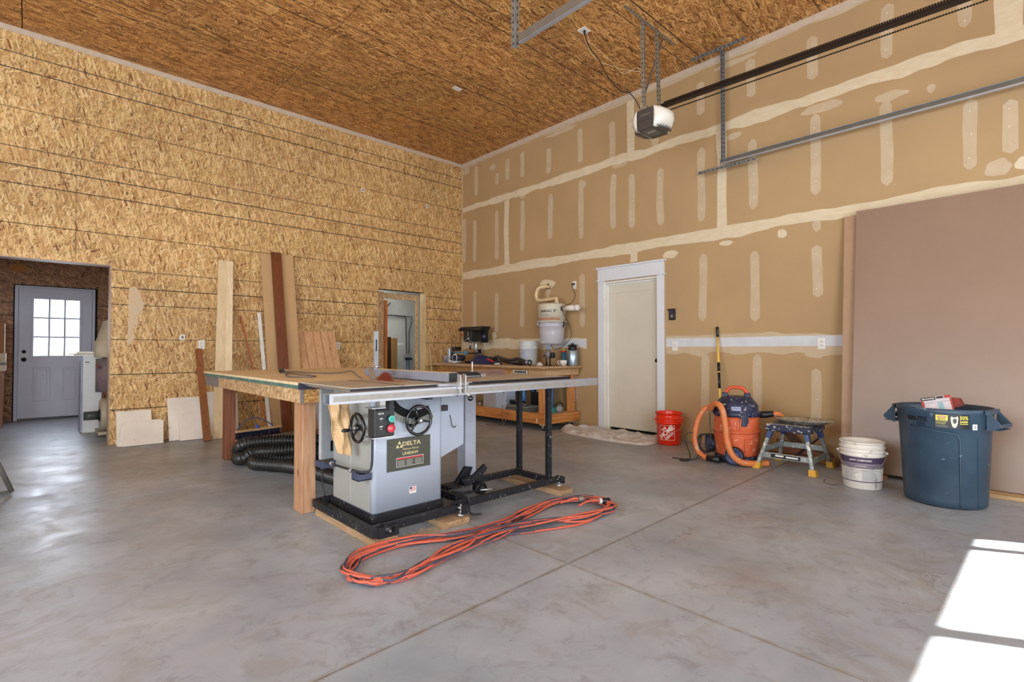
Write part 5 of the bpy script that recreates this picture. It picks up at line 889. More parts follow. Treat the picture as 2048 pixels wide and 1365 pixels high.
# ---------------------------------------------------------------- drop cloth by the door
poly=[(5.36,4.72),(5.20,4.52),(5.14,4.30),(5.10,4.0),(5.08,3.65),(5.12,3.42),(5.17,3.27),(5.40,3.27),(5.70,3.36),(5.77,3.6),(5.78,4.0),(5.78,4.45),(5.60,4.62),(5.48,4.76)]
cc=Vector((5.45,3.95,0)); mb=MB(); nU,nV=120,30
pc=catmull([(x,y,0) for x,y in poly],9,True); nU=len(pc)
def clo(u,v):
    p=pc[int(round(u*nU))%nU]; q=cc.lerp(p,v); 
    if v>.97: q+=Vector((.012*noise.noise(q*14),.012*noise.noise(q*14+Vector((5,5,5))),0))
    h=.012+.055*max(0,noise.noise(Vector((q.x*4,q.y*6,1))))+.045*abs(noise.noise(Vector((q.x*9,q.y*12,4))))+.012*abs(noise.noise(Vector((q.x*24,q.y*20,9))))
    if q.y>4.45: h+=.04*min(1,(q.y-4.45)*4)*(1-abs(v-.75)) 
    q.z=(.0015 if v>.985 else h*(1 if v<.9 else (1-v)/.1*.8+.2)+.003); return q
mb.grid(clo,nU,nV); o=mb.build('drop_cloth',mat('canvas',(206,206,206),.9,var=.07,scale=30,speck=(166,158,148),speck_t=.7,speck_s=14),None); tag(o,'rumpled cream canvas drop cloth on the floor before the white door','cloth')
# ---------------------------------------------------------------- orange-red store bucket
M_or=mat('bucket_red',(226,44,18),.3,var=.05,coat=.3); hc=(5.48,3.145,.001)
hb=bucket('red_bucket','bright orange-red plastic bucket with white square logo by the door',hc,.130,.148,.37,M_or,handle=122,side=0,hm=mat('bail_pink',(226,120,100),.4))
M_wp=mat('white_ink',(238,228,222),.5,var=.03)
hf=cyl_fn((hc[0],hc[1],hc[2]),.130,.148,.37,R(209.9),.145); hf0=hf; hf=lambda a,b: hf0(a-.022,b)
fq=MB()
def strip(mb,f,u0,u1,v0,v1,n=10):
    mb.add([f(u0+(u1-u0)*i/n,v) for i in range(n+1) for v in (v0,v1)],[(2*i,2*i+2,2*i+3,2*i+1) for i in range(n)])
a_=.085
strip(fq,hf,-a_,a_,a_-.003,a_); strip(fq,hf,-a_,a_,-a_,-a_+.003); strip(fq,hf,-a_,-a_+.003,-a_,a_,1); strip(fq,hf,a_-.003,a_,-a_,a_,1)
fq.build('logo_square',M_wp,hb)
def rot(f,ang,ou,ov):
    c,s=math.cos(R(ang)),math.sin(R(ang)); return lambda a,b: f(ou+a*c-b*s,ov+a*s+b*c)
for s_,h_,ou,ov,sx in (('THE',.036,-.036,.040,.95),('HOME',.074,-.002,.006,.92),('DEPOT',.040,.030,-.036,.95)): text(s_,rot(hf,42,ou,ov),h_,M_wp,hb,sx=sx,bold=.035)
# ---------------------------------------------------------------- shop vacuum
M_vo=mat('vac_orange',(204,98,60),.45,var=.08,scale=12,speck=(224,176,150),speck_t=.64,speck_s=24); M_vn=mat('vac_navy',(44,50,76),.45,c2=(32,36,56),scale=8,speck=(150,146,150),speck_t=.63,speck_s=40); M_hz=mat('vac_hose',(206,118,66),.5,var=.08,speck=(190,150,120),speck_t=.62,speck_s=20)
sv=thing('shop_vacuum','orange and navy wet dry shop vacuum with looped orange hose','vacuum',(5.12,2.20,0)); C_=Vector((5.12,2.20,0)); F_=Vector((-.918,-.395,0)); Rt=Vector((.395,-.918,0)); Up=Vector((0,0,1))
def at(r,f,z): return C_+Rt*r+F_*f+Up*z
MB().lathe([(0,.075),(.19,.075),(.196,.09),(.212,.28),(.2125,.30),(.222,.303),(.222,.312),(.21,.316),(.207,.40),(.203,.452),(0,.453)],C_,n=44).build('drum',M_vo,sv)
pn=MB()
for (r0,r1,z0,z1) in ((.07,.13,.13,.25),): 
    pass
def cf(ang_off,z): return cyl_fn((C_.x,C_.y,0),.2035,.2035,1,math.atan2(F_.y,F_.x)+ang_off,z)
cs_=cyl_fn((C_.x,C_.y,0),.200,.214,.3,math.atan2(F_.y,F_.x),.0)
def curved_box(f0,u0,u1,v0,v1,th,name,m,n=6,par=None):
    mb=MB(); c=Vector((C_.x,C_.y,0))
    fr_pts=[]; 
    for i in range(n+1):
        for v in (v0,v1):
            p=f0(u0+(u1-u0)*i/n,v); d=Vector((p.x-c.x,p.y-c.y,0)).normalized(); fr_pts+=[p-d*.003,p+d*th]
    fs=[]
    for i in range(n):
        a=4*i; b=4*i+4; fs+=[(a+1,b+1,b+3,a+3),(a+1,a,b,b+1),(a+3,b+3,b+2,a+2)]
    fs+=[(0,1,3,2),(4*n,4*n+2,4*n+3,4*n+1)]
    mb.add(fr_pts,fs); return mb.build(name,m,par or sv,bev=.002)
curved_box(cs_,.07,.075,.12,.245,.006,'moulded_rib',M_vo); curved_box(cs_,.135,.142,.12,.245,.006,'moulded_rib',M_vo); curved_box(cs_,.07,.142,.245,.25,.006,'moulded_rib',M_vo); curved_box(cs_,-.02,.0,.33,.42,.008,'moulded_rib',M_vo); curved_box(cs_,.03,.04,.34,.44,.01,'moulded_rib',M_vo)
MB().lathe([(0,.4535),(.212,.4535),(.217,.47),(.214,.492),(.20,.505),(.196,.56),(.17,.595),(.14,.63),(.12,.64),(0,.641)],C_,n=40).build('motor_head',M_vn,sv)
gw=MB()
for k in range(30):
    t=2*PI*k/30; d=Vector((math.cos(t),math.sin(t),0)); gw.obox(C_+d*.217+Up*.482,Vector((-d.y,d.x,0))*.004,d*.004,Up*.01)
gw.build('vent_teeth',M_vn,sv)
tw=MB(); 
for s in (-1,1): tw.prism([at(.115*s-.02+.02,.03,.635),at(.115*s+.0,-.03,.635),at(.06*s,-.03,.70),at(.06*s,.03,.70)],Rt*.012*s)
MB().tube(catmull([at(-.115,0,.63),at(-.085,0,.69),at(-.05,0,.722),at(0,0,.726),at(.05,0,.722),at(.085,0,.69),at(.115,0,.63)],5),.017,10).build('carry_handle',mat('handle_orange',(206,78,44),.4),sv)
for s in (-1,1): MB().obox(at(.10*s,0,.645),Rt*.03,F_*.045,Up*.03).build('handle_base',M_vn,sv,bev=.012)
curved_box(cf(0,0),.035,.10,.40,.478,.022,'latch',M_vn); curved_box(cf(0,0),.045,.09,.37,.40,.018,'latch',M_vn); curved_box(cyl_fn((C_.x,C_.y,0),.2,.2,1,math.atan2(F_.y,F_.x),0),-.045,.04,.515,.555,-.001+.003,'label',mat('label_pale',(178,184,206),.5,c2=(110,116,150),scale=90)); 
curved_box(cyl_fn((C_.x,C_.y,0),.2,.2,1,math.atan2(F_.y,F_.x),0),-.135,-.10,.565,.575,.002,'label',M_whitep); curved_box(cyl_fn((C_.x,C_.y,0),.2,.2,1,math.atan2(F_.y,F_.x),0),-.155,-.115,.525,.545,.002,'label',MC['label_pale'])
text('WET DRY VAC',cyl_fn((C_.x,C_.y,0),.203,.203,1,math.atan2(F_.y,F_.x),.0) if False else (lambda a,b:(cyl_fn((C_.x,C_.y,0),.2035,.2035,1,math.atan2(F_.y,F_.x),.5355)(a-.0025,b))),.010,mat('ink_navy',(50,56,90),.5),sv)
MB().lathe([(0,.02),(.19,.02),(.205,.03),(.205,.072),(0,.0745)],C_,n=36).build('dolly',M_vn,sv)
def bigwheel(c,ax,r,w_):
    c=Vector(c); ax=Vector(ax).normalized(); o=MB().lathe([(0,-w_/2),(r*.9,-w_/2),(r,-w_/2+.01),(r,w_/2-.01),(r*.86,w_/2),(r*.84,w_/2-.008),(r*.28,w_/2-.006),(r*.26,w_/2+.006),(0,w_/2+.006)],c,ax,32).build('wheel',mat('wheel_blue',(62,74,112),.5,speck=(150,150,160),speck_t=.66),sv)
    a=ax.orthogonal().normalized(); b=ax.cross(a); k_=MB()
    for k in range(32): t=2*PI*k/32; d=a*math.cos(t)+b*math.sin(t); k_.obox(c+d*(r+.003),ax*w_/2*.95,ax.cross(d)*.005,d*.005)
    k_.build('tread',M_iron,o)
bigwheel(at(-.02,.225,.088),F_+Rt*-.25,.078,.05); bigwheel(at(-.245,-.02,.16) ,Rt*-1+F_*.4,.085,.05)
MB().cyl(at(.19,.10,.03),at(.215,.10,.03),.026,n=16).build('caster',M_black,sv)
MB().cyl(at(-.19,.05,.52),at(-.255,.07,.52),.034,.030,18).build('hose_port',M_black,sv); MB().lathe([(.031,0),(.038,.004),(.038,.03),(.031,.034)],at(-.20,.053,.52),(at(-.255,.07,.52)-at(-.19,.05,.52)),20).build('port_ring',M_sw,sv)
hz=[at(-.25,.07,.52),at(-.30,.09,.50),at(-.355,.10,.40),at(-.385,.11,.25),at(-.37,.14,.12),at(-.30,.19,.06),at(-.24,.22,.045)]
MB().tube(catmull([at(-.235,.10,.515),at(-.21,.16,.560),at(-.165,.22,.575),at(-.125,.255,.53),at(-.10,.27,.40),at(-.085,.28,.25),at(-.045,.29,.12),at(.03,.28,.05),at(.12,.25,.034),at(.20,.20,.034),at(.27,.17,.034)],8),.029,14).build('hose',M_hz,sv)
MB().tube(catmull([at(-.235,.06,.53),at(-.30,.07,.50),at(-.36,.08,.38),at(-.385,.09,.22),at(-.36,.11,.10),at(-.30,.15,.05),at(-.26,.18,.042)],8),.026,14).build('hose',M_hz,sv)
MB().tube([at(-.262,.18,.042),at(-.21,.21,.044),at(-.15,.235,.046)],.032,14,rf=lambda q:.029+.006*q).build('hose_cuff',M_black,sv)
MB().tube([at(.20,.0,.465),at(.25,.0,.47),at(.33,.01,.482)],.028,14,rf=lambda q:.031-.004*math.sin(q*9)).build('nozzle',M_black,sv); MB().tube(catmull([at(.325,.01,.482),at(.37,.0,.48),at(.41,-.04,.45),at(.44,-.10,.40)],6),.024,12).build('hose',M_hz,sv)
random.seed(9); cp=[]
for k in range(26):
    t=k*.92; cp.append(at(-.27+.085*math.cos(t)+random.uniform(-.02,.02),.02+.03*math.sin(k*.7),.16+.085*math.sin(t)+random.uniform(-.015,.015)))
cw=MB().tube(catmull(cp,6),.0055,6).build('vacuum_cord',MC['black_plastic'],sv)
lc=MB().tube(catmull([at(-.24,.07,.48),at(-.243,.08,.36),at(-.235,.10,.25),at(-.25,.12,.16),at(-.33,.17,.04),at(-.46,.19,.007),at(-.52,.18,.007),at(-.50,.24,.007),at(-.44,.24,.01),at(-.42,.20,.05),at(-.46,.14,.16),at(-.47,.12,.24),at(-.42,.10,.27),at(-.36,.10,.22),at(-.34,.12,.10),at(-.38,.16,.02),at(-.50,.13,.006),at(-.60,.12,.006)],8),.0045,6).build('power_cable',M_black,None); tag(lc,'loose black power cord looping on the floor left of the shop vacuum','cord')
# pole leaning on the wall behind the vacuum
po=thing('extension_pole','yellow extension pole with black grips leaning on the drywall','pole',(5.42,2.45,0)); A=Vector((5.45,2.50,.002)); B=Vector((5.787,2.70,1.36)); q=lambda t:A.lerp(B,t)
MB().tube([q(0),q(.33),q(.66),q(.93)],.0125,12).build('shaft',mat('pole_yellow',(232,192,84),.4,var=.05),po); MB().tube([q(.915),q(.96),q(1)],.016,12).build('grip',M_black,po); MB().tube([q(.63),q(.70)],.0165,12).build('grip',M_black,po); MB().tube([q(.49),q(.62)],.0145,12).build('lower_grip',M_black,po); MB().tube([q(.93),q(.985)],.0165,4).build('grip_label',M_whitep,po)
# ---------------------------------------------------------------- step stool with tray
st=thing('step_stool','paint splattered aluminium step stool with navy top and yellow feet','step stool',(5.2,1.70,0))
M_al=mat('stool_aluminium',(158,164,160),.45,metal=.3,c2=(122,128,124),scale=7,speck=(206,204,196),speck_t=.6,speck_s=30); M_nv=mat('stool_navy',(36,42,66),.45,speck=(170,168,164),speck_t=.6,speck_s=34); M_ft=mat('stool_yellow',(206,156,48),.5,speck=(160,130,80),speck_t=.65)
feet=[(4.965,1.945),(4.975,1.475),(5.475,1.475),(5.465,1.925)]; tops=[(5.03,1.835),(5.03,1.545),(5.36,1.545),(5.36,1.835)]
for (fx,fy),(tx,ty) in zip(feet,tops):
    A=Vector((fx,fy,.012)); B=Vector((tx,ty,.37)); l_=MB().bar(A.lerp(B,.08),B,.042,.030,(0,1,0)).build('leg',M_al,st,bev=.003); k=MB(); k.add([A+Vector((a*.034,b*.030,-.010)) for a,b in ((-1,-1),(1,-1),(1,1),(-1,1))]+[A.lerp(B,.12)+Vector((a*.022,b*.026,0)) for a,b in ((-1,-1),(1,-1),(1,1),(-1,1))],[(0,1,2,3),(4,5,6,7),(0,1,5,4),(1,2,6,5),(2,3,7,6),(3,0,4,7)]); k.build('rubber_foot',M_ft,l_)
    MB().bar(A.lerp(B,.76),A.lerp(B,1.0),.056,.040,(0,1,0)).build('leg_socket',mat('socket_blue',(52,70,112),.35),l_,bev=.006)
lv=lambda i,t: Vector((*feet[i],.012)).lerp(Vector((*tops[i],.37)),t)
for i,j,t in ((0,1,.33),(1,2,.30),(2,3,.46),(3,0,.46)): MB().bar(lv(i,t),lv(j,t),.012,.05).build('brace',M_al,st,bev=.002)
A,B=lv(0,.33),lv(1,.33); lb_=MB().obox((A+B)/2+Vector((-.0085,0,0)),(B-A)*.30,(0.0015,0,0),(0,0,.017)).build('brace_label',M_black,st); 
d=(A-B).normalized(); 
l2=MB(); random.seed(5)
for (u,w2,zz) in ((.05,.035,.004),(-.055,.05,.001)): l2.obox((A+B)/2+Vector((-.011,0,zz))+d*u,d*w2,(.0007,0,0),(0,0,.007))
l2.build('label_print',M_whitep,st)
tp_=MB().box(4.985,5.40,1.50,1.88,.352,.412); tp_.build('top',M_nv,st,bev=.012); bx(4.995,5.39,1.51,1.87,.4125,.417).build('tread_mat',mat('tread_dirty',(120,118,112),.8,speck=(200,196,186),speck_t=.55,speck_s=22),st)
def foil(u,v):
    t=2*PI*u; r=(.115+.085*v); fl_=.006*math.sin(t*22)*v; ax=1.0; x=5.18+math.cos(t)*(r+fl_)*.85*ax; y=1.62+math.sin(t)*(r+fl_)*1.28; return (x,y,.4185+.045*v**1.2+.006*noise.noise(Vector((u*9,v*3,2))))
fo=MB(); fo.grid(foil,132,5); fo.add([foil(k/132,0) for k in range(132)],[tuple(range(132))]); o=fo.build('foil_tray',mat('foil',(206,206,200),.25,metal=.8,c2=(160,158,150),scale=20),None,solid=.001); tag(o,'shallow fluted foil tray lying on the navy top of the step stool','tray')
# scrap pile between stool and wall
random.seed(3)
sc_=[((5.58,1.95,.03),(0,.30,0),(.03,0,0),(.03),20,'short brown offcut lying lowest in the scrap heap behind the stool'),((5.62,1.75,.09),(0,.25,.05),(.02,0,0),(.05),-10,'tilted reddish offcut in the scrap heap behind the stool'),((5.66,1.85,.19),(0,.12,.14),(.012,0,0),(.06),0,'dark stained offcut standing against the wall behind the stool'),((5.60,1.60,.04),(.05,.16,0),(.03,-.01,0),(.035),30,'thick brown offcut behind the right rear stool leg')]
for i,(c,ax,ay,h,r_,lab) in enumerate(sc_):
    o=MB().obox(c,ax,ay,(0,0,h)).build('wood_offcut',[wood('offcut_a',(120,78,46),(84,52,30),1),wood('offcut_b',(132,76,48),(96,52,34),1),wood('offcut_c',(86,54,34),(60,36,22),1),wood('offcut_d',(138,96,60),(104,70,42),1)][i],None,lab,bev=.002); o['category']='wood scrap'
o=MB().bar((5.52,1.82,.03),(5.68,1.60,.26),.02,.012).build('metal_angle',M_iron,None,'thin dark metal strip propped diagonally on the scrap heap'); o['category']='metal strip'
o=MB().tube(catmull([(5.56,2.1,.01),(5.6,2.0,.02),(5.75,1.6,.01),(5.7,1.45,.012)],5),.006,6).build('black_wire',M_black,None,'short black wire on the floor by the wall behind the stool'); o['category']='wire'
# ---------------------------------------------------------------- white compound bucket
M_cb=mat('compound_pail',(222,216,206),.4,var=.05,speck=(190,180,164),speck_t=.66,speck_s=24)
wc=(4.90,1.10,.001); wbk=bucket('compound_bucket','white joint compound bucket with a purple band beside the big blue bin',wc,.130,.150,.37,M_cb,rings=((.88,.010),(.80,.010),(.72,.012)),handle=100,side=0)
wa=math.atan2(-1.10,-4.90); wf_=lambda z: cyl_fn(wc,.130,.150,.37,wa,z)
def band(f,u0,u1,v0,v1,name,m,par,n=24):
    mb=MB(); strip(mb,f,u0,u1,v0,v1,n); return mb.build(name,m,par)
M_pur=mat('purple_ink',(74,60,84),.5,var=.15,scale=40); band(wf_(0),-.195,.195,.055,.262,'paper_label',mat('label_offwhite',(214,210,204),.5,c2=(200,196,190),scale=60),wbk)
f2=lambda a,b: wf_(0)(a,b)+(wf_(0)(a,b)-Vector((wc[0],wc[1],wf_(0)(a,b).z))).normalized()*.0006
band(f2,-.195,.195,.205,.255,'purple_band',M_pur,wbk); band(f2,-.195,.195,.168,.203,'grey_band',mat('grey_band',(132,124,132),.5,c2=(104,96,108),scale=70),wbk); band(f2,-.195,.195,.060,.068,'purple_line',M_pur,wbk)
f3=lambda a,b: wf_(0)(a,b)+(wf_(0)(a,b)-Vector((wc[0],wc[1],wf_(0)(a,b).z))).normalized()*.0012
tl=MB(); random.seed(8)
for k in range(14):
    z=.155-.0062*k; u=-.13
    for c2_ in (0,1):
        strip(tl,f3,-.13+c2_*.13,-.13+c2_*.13+random.uniform(.07,.115),z,z+.0022,5)
tl.build('fine_print',mat('grey_print2',(120,116,118),.6),wbk)
text('JOINT COMPOUND',lambda a,b: f3(a-.01,b+.231),.017,M_wp,wbk,bold=.02); text('ALL PURPOSE',lambda a,b: f3(a-.01,b+.186),.012,M_wp,wbk)
dr=MB(); strip(dr,f3,.088,.090,.008,.14,2); strip(dr,f3,.098,.101,.02,.10,2); dr.build('drip',MC['black_ink'] if 'black_ink' in MC else M_black,wbk)
MB().lathe([(.05,0),(.055,.004),(.05,.03)],(4.95,1.16,.30),(.3,.2,1),16).build('blue_scoop',mat('scoop_blue',(40,110,170),.4),None) 
o=bpy.data.objects['blue_scoop']; tag(o,'small blue plastic scoop inside the white joint compound bucket','scoop')
MB().box(4.87,5.0,1.09,1.2,.02,.29).build('scoop_mix',mat('dried_mud',(190,182,168),.9),wbk)
# ---------------------------------------------------------------- big blue bin
M_bin=mat('bin_blue',(60,80,98),.42,c2=(42,58,74),scale=3,speck=(120,134,150),speck_t=.70,speck_s=14,detail=7,var=.1)
bc=(4.865,.585,.001); bn=thing('waste_bin','large blue-grey round waste bin with side handles before the brown sheets','bin',bc); h_=.69; ba_=math.atan2(-bc[1],-bc[0])
MB().lathe([(0,.004),(.222,.004),(.234,.012),(.238,.05),(.262,.56),(.270,.563),(.272,.655),(.279,.66),(.281,h_),(.270,h_),(.262,.655),(.258,.57),(.228,.03),(0,.03)],bc,n=64).build('body',M_bin,bn)
cfb=lambda z:cyl_fn(bc,.234,.2635,.56,ba_,z)
# moulded drape line: raised ribs
ribp=[cfb(0)(.085,z) for z in [.02+.02*k for k in range(24)]]+[cfb(0)(.083,.49),cfb(0)(.072,.515),cfb(0)(.04,.527),cfb(0)(-.04,.535),cfb(0)(-.12,.548),cfb(0)(-.2,.558)]
MB().tube(ribp,.0045,8).build('moulded_rib',M_bin,bn); MB().tube([cfb(0)(.20,z) for z in [.02+.03*k for k in range(17)]],.003,6).build('moulded_rib',M_bin,bn)
# handles left and right: looped lug
for s in (1,-1):
    t=ba_+(R(70) if s==1 else R(250)); d=Vector((math.cos(t),math.sin(t),0)); e=Vector((-d.y,d.x,0)); c=Vector(bc)
    mb=MB(); prof=[(.268,.66),(.275,.685),(.345,.60),(.345,.575),(.268,.545)]
    for sg_ in (-1,1):
        P=[c+d*r_+e*(sg_*.085)+Up*z for r_,z in prof]; mb.prism(P,e*.006*sg_)
    mb.obox(c+d*.336+Up*.589,d*.014,e*.088,Up*.012); mb.obox(c+d*.30+Up*.56,d*.04,e*.088,(Up*.004+d*.0)); mb.obox(c+d*.274+Up*.672,d*.008,e*.11,Up*.016); mb.build('handle',M_bin,bn,bev=.003)
fb=lambda z,off=0: (lambda a,b: cyl_fn(bc,.2712+off,.2722+off,1,ba_,z)(a,b))
text('BRUTE',lambda a,b: fb(.610)(a-.155,b),.038,M_black,bn,bold=.045,sx=1.15)
lg=MB(); strip(lg,fb(.578),-.150,-.105,-.012,-.009,5); strip(lg,fb(.578),-.150,-.105,.009,.012,5); strip(lg,fb(.578),-.150,-.147,-.012,.012,1); strip(lg,fb(.578),-.108,-.105,-.012,.012,1); strip(lg,fb(.578),-.143,-.112,-.003,.001,4); lg.build('logo_box',M_black,bn)
band(fb(.607),-.048,.138,-.048,.048,'sticker',M_black,bn); f1=fb(.607,.0006); f2b=fb(.607,.0012)
M_yel=mat('sticker_yellow',(214,200,88),.5,var=.04); band(f1,-.043,.022,.005,.043,'yellow_block',M_yel,bn); band(f2b,-.032,.011,.024,.036,'red_badge',mat('badge_red',(160,52,46),.5),bn); band(fb(.607,.0018),-.028,.007,.029,.032,'badge_line',M_wp,bn); text('BRUTE',lambda a,b: f2b(a-.0105,b+.014),.013,M_black,bn,bold=.03)
ln=MB()
for k in range(3): strip(ln,f1,-.043,.020-.006*k,-.004-.008*k,.000-.008*k,4)
ln.build('sticker_text',mat('sticker_olive',(150,146,92),.6),bn); ln=MB()
for k in range(3): strip(ln,f1,-.043,.020,-.028-.006*k,-.0265-.006*k,4)
ln.build('sticker_text',mat('sticker_grey',(140,140,136),.6),bn)
text('50%',lambda a,b: f1(a+.109,b+.026),.034,M_yel,bn,bold=.02,sx=.85); text('EASIER',lambda a,b: f1(a+.109,b+.000),.019,M_yel,bn,bold=.03,sx=.8); ln=MB(); strip(ln,f1,.086,.132,-.016,-.012,4); ln.build('sticker_text',M_yel,bn)
ic=MB(); P=[(.036,.026),(.042,.038),(.05,.030),(.066,.032),(.074,.040),(.078,.026),(.075,-.01),(.068,-.034),(.058,-.042),(.046,-.034),(.039,-.005)]; ic.add([f1(a,b) for a,b in P],[tuple(range(len(P)))]); ic.build('bin_picture',mat('picture_pale',(190,188,176),.5),bn)
ic=MB(); P=[(.050,.016),(.058,.024),(.068,.018),(.070,.004),(.064,-.012),(.052,-.012),(.048,.002)]; ic.add([f2b(a,b) for a,b in P],[tuple(range(len(P)))]); ic.build('bag_picture',mat('picture_dark',(70,70,70),.5),bn)
band(fb(.575,.0006),.158,.188,-.02,.018,'white_sticker',M_wp,bn); band(fb(.575,.0012),.168,.182,-.012,.012,'sticker_mark',mat('mark_grey',(110,112,120),.6,c2=(180,180,186),scale=200),bn)
# carton in the bin
cxn=thing('filter_carton','torn red and white carton sticking out of the blue bin','carton',(4.87,.56,.62)); o0=Vector((4.80,.60,.655)); u_=Vector((.12,-.97,.22)).normalized(); v_=Vector((.25,.18,.95)).normalized(); v_=(v_-u_*v_.dot(u_)).normalized(); w_=u_.cross(v_)
MB().obox(o0,u_*.085,v_*.10,w_*.05).build('box',mat('carton_white',(214,206,208),.6,c2=(196,190,196),scale=10),cxn,bev=.002)
sgn=-1 if (o0+w_-Vector((0,0,.6))).length>(o0-w_-Vector((0,0,.6))).length else 1
fc=lambda a,b: o0+u_*a+v_*b+w_*sgn*.0512; fc2=lambda a,b: o0+u_*a+v_*b+w_*sgn*.0518
def pl(name,m,f,a0,a1,b0,b1): mb=MB(); strip(mb,f,a0,a1,b0,b1,1); mb.build(name,m,cxn)
M_cr=mat('carton_red',(176,54,46),.5); pl('red_corner',M_cr,fc,.05,.085,.08,.10); pl('red_edge',M_cr,fc,-.085,-.07,.03,.075); pl('black_band',M_black,fc,-.085,.0,.076,.099); pl('teal_stripe',mat('carton_teal',(150,188,194),.5),fc,.005,.035,-.05,.055); pl('red_edge',M_cr,fc,.076,.085,-.05,.078); pl('dark_band',M_sw,fc,.005,.045,.082,.097); pl('line',M_sw,fc,-.07,.075,.058,.0595)
text('MILWAUKEE',lambda a,b: fc2(a-.042,b+.0875),.014,M_wp,cxn,bold=.02,sx=.9)
fq=MB(); fq.add([o0+u_*.086+v_*.10-w_*sgn*.05,o0+u_*.086+v_*.02-w_*sgn*.05,o0+u_*.15+v_*.03-w_*sgn*.04,o0+u_*.14+v_*.085-w_*sgn*.05],[(0,1,2,3)]); fq.build('flap',mat('flap_dark',(60,34,28),.6,c2=(150,60,46),scale=14),cxn,solid=.003)
# ---------------------------------------------------------------- big brown sheets leaning on the right wall
M_hb=mat('hardboard',(142,118,100),.32,var=.05,scale=2.2,detail=5,spec=.5); M_hb2=mat('hardboard_back',(170,138,108),.5,var=.05)
def sheet(name,lab,xb,xt,y0,y1,z0,z1,t,m):
    L=math.hypot(xt-xb,z1-z0); n=Vector((z1-z0,0,-(xt-xb)))/L*t; mb=MB(); mb.prism([(xb,y0,z0),(xb,y1,z0),(xt,y1+.02,z1),(xt,y0+.02,z1)],n); o=mb.build(name,m,None,lab); o['category']='sheet'; o.location.z+=max(0,-n.z)*1; return o
sheet('brown_sheet','huge smooth brown fibreboard sheet, front one leaning on the drywall',5.35,5.715,-1.15,1.285,.034,2.41,.010,M_hb)
sheet('brown_sheet','second brown fibreboard sheet showing only its left edge behind the front one',5.475,5.76,-1.05,1.395,.034,2.385,.012,M_hb2)
o=bx(5.22,5.50,-1.2,.42,.001,.030).build('sheet_runner',wood('runner',(206,172,126),(176,140,96),1),None,'long thin plywood runner under the brown sheets right of the bin',bev=.001); o['category']='board'
o=bx(5.13,5.42,1.02,1.16,.001,.022).build('sheet_runner',wood('runner2',(176,128,96),(146,98,68),0),None,'short reddish ply offcut on the floor between white bucket and blue bin',bev=.001); o['category']='board'
o=bx(5.43,5.60,1.13,1.30,.001,.032).build('sheet_runner',MC['runner2'],None,'small ply block under the far corner of the brown sheets'); o['category']='board'
o=MB().tube(catmull([(4.93,1.37,.003),(4.85,1.36,.004),(4.80,1.33,.003),(4.78,1.28,.003),(4.82,1.24,.003)],6),.0018,5).build('thin_wire',MC['cord_brown'],None,'thin curled wire on the floor between stool and white bucket'); o['category']='wire'
# ---------------------------------------------------------------- garage door opener, rail, tracks
M_gal=mat('galvanised',(150,152,150),.4,metal=.65,c2=(120,124,126),scale=26); M_gal2=mat('galvanised_dull',(160,152,138),.5,metal=.45,c2=(128,122,112),scale=30)
def angle(name,A,B,w_,m,parent,u,v,t=.003,holes=True):
    """punched steel angle: two flanges along A-B"""
    A,B,u,v=Vector(A),Vector(B),Vector(u).normalized(),Vector(v).normalized(); mb=MB(); c=(A+B)/2; h=(B-A)/2
    mb.obox(c+u*w_/2,h,u*w_/2,v*t/2).obox(c+v*(w_/2+t/2),h,v*w_/2,u*t/2); o=mb.build(name,m,parent)
    if holes:
        d=(B-A); n=int(d.length/.05); d=d.normalized(); q=MB()
        for k in range(n): 
            p=A+d*(.03+k*.05); q.obox(p+u*w_*.55,d*.009,u*.004,v*(t/2+.0006)); q.obox(p+v*w_*.55,d*.009,v*.004,u*(t/2+.0006))
        q.build('punched_holes',M_dark,o) 
    return o
ga=thing('opener_hanger','galvanised punched angle hanger bolted to the OSB ceiling above the opener','hanger',(4.75,2.9,ZC))
angle('ceiling_angle',(4.28,2.90,ZC-.003),(5.22,2.90,ZC-.003),.032,M_gal2,ga,(0,1,0),(0,0,-1))
angle('strut',(4.585,2.90,ZC-.03),(4.600,2.90,3.60),.028,M_gal2,ga,(1,0,0),(0,1,0)); angle('strut',(4.855,2.90,ZC-.03),(4.865,2.88,3.60),.028,M_gal2,ga,(1,0,0),(0,1,0)); angle('brace_strut',(5.01,2.915,ZC-.03),(4.63,2.915,3.72),.026,M_gal2,ga,(0,0,1),(0,1,0))
go=thing('garage_opener','dark grey garage door opener with white light lenses hanging from ceiling','opener',(4.73,2.88,3.34))
M_od=mat('opener_grey',(72,66,62),.45,var=.1,scale=5); M_ol=mat('opener_lens',(232,228,220),.25,var=.02,coat=.5)
ox0,ox1,oy0,oy1,oz0,oz1=4.58,4.88,2.785,2.975,3.365,3.575
bx(ox0,ox1,oy0,oy1,oz0+.0,oz1).build('housing',M_od,go,bev=.008); 
def lens(y,s):
    mb=MB(); n=18; 
    def f(u,v):
        # u around the profile (x), v depth of the bulge
        x=ox0+(ox1-ox0)*(.5+.5*math.sin((u-.5)*PI)); k=math.cos((u-.5)*PI); zt=oz1-.002-.02*(v**2); zb=oz0+.0+.055*v**1.5
        return x,y+s*(.004+.115*k*v),zt,zb
    top=[];
    vs=[];fs=[]; m=6
    for i in range(n+1):
        x,yy,zt,zb=f(i/n,1.0); yb=y
        for (Y_,Z_) in ((yb,oz1-.001),(y+(yy-y)*.6,zt+.012),(yy,zt-.03),(yy,zb+.045),(y+(yy-y)*.75,zb),(yb,oz0+.001)): vs.append((x,Y_,Z_))
    for i in range(n):
        for j in range(m-1): fs.append((i*m+j,(i+1)*m+j,(i+1)*m+j+1,i*m+j+1))
    mb.add(vs,fs,True); return mb
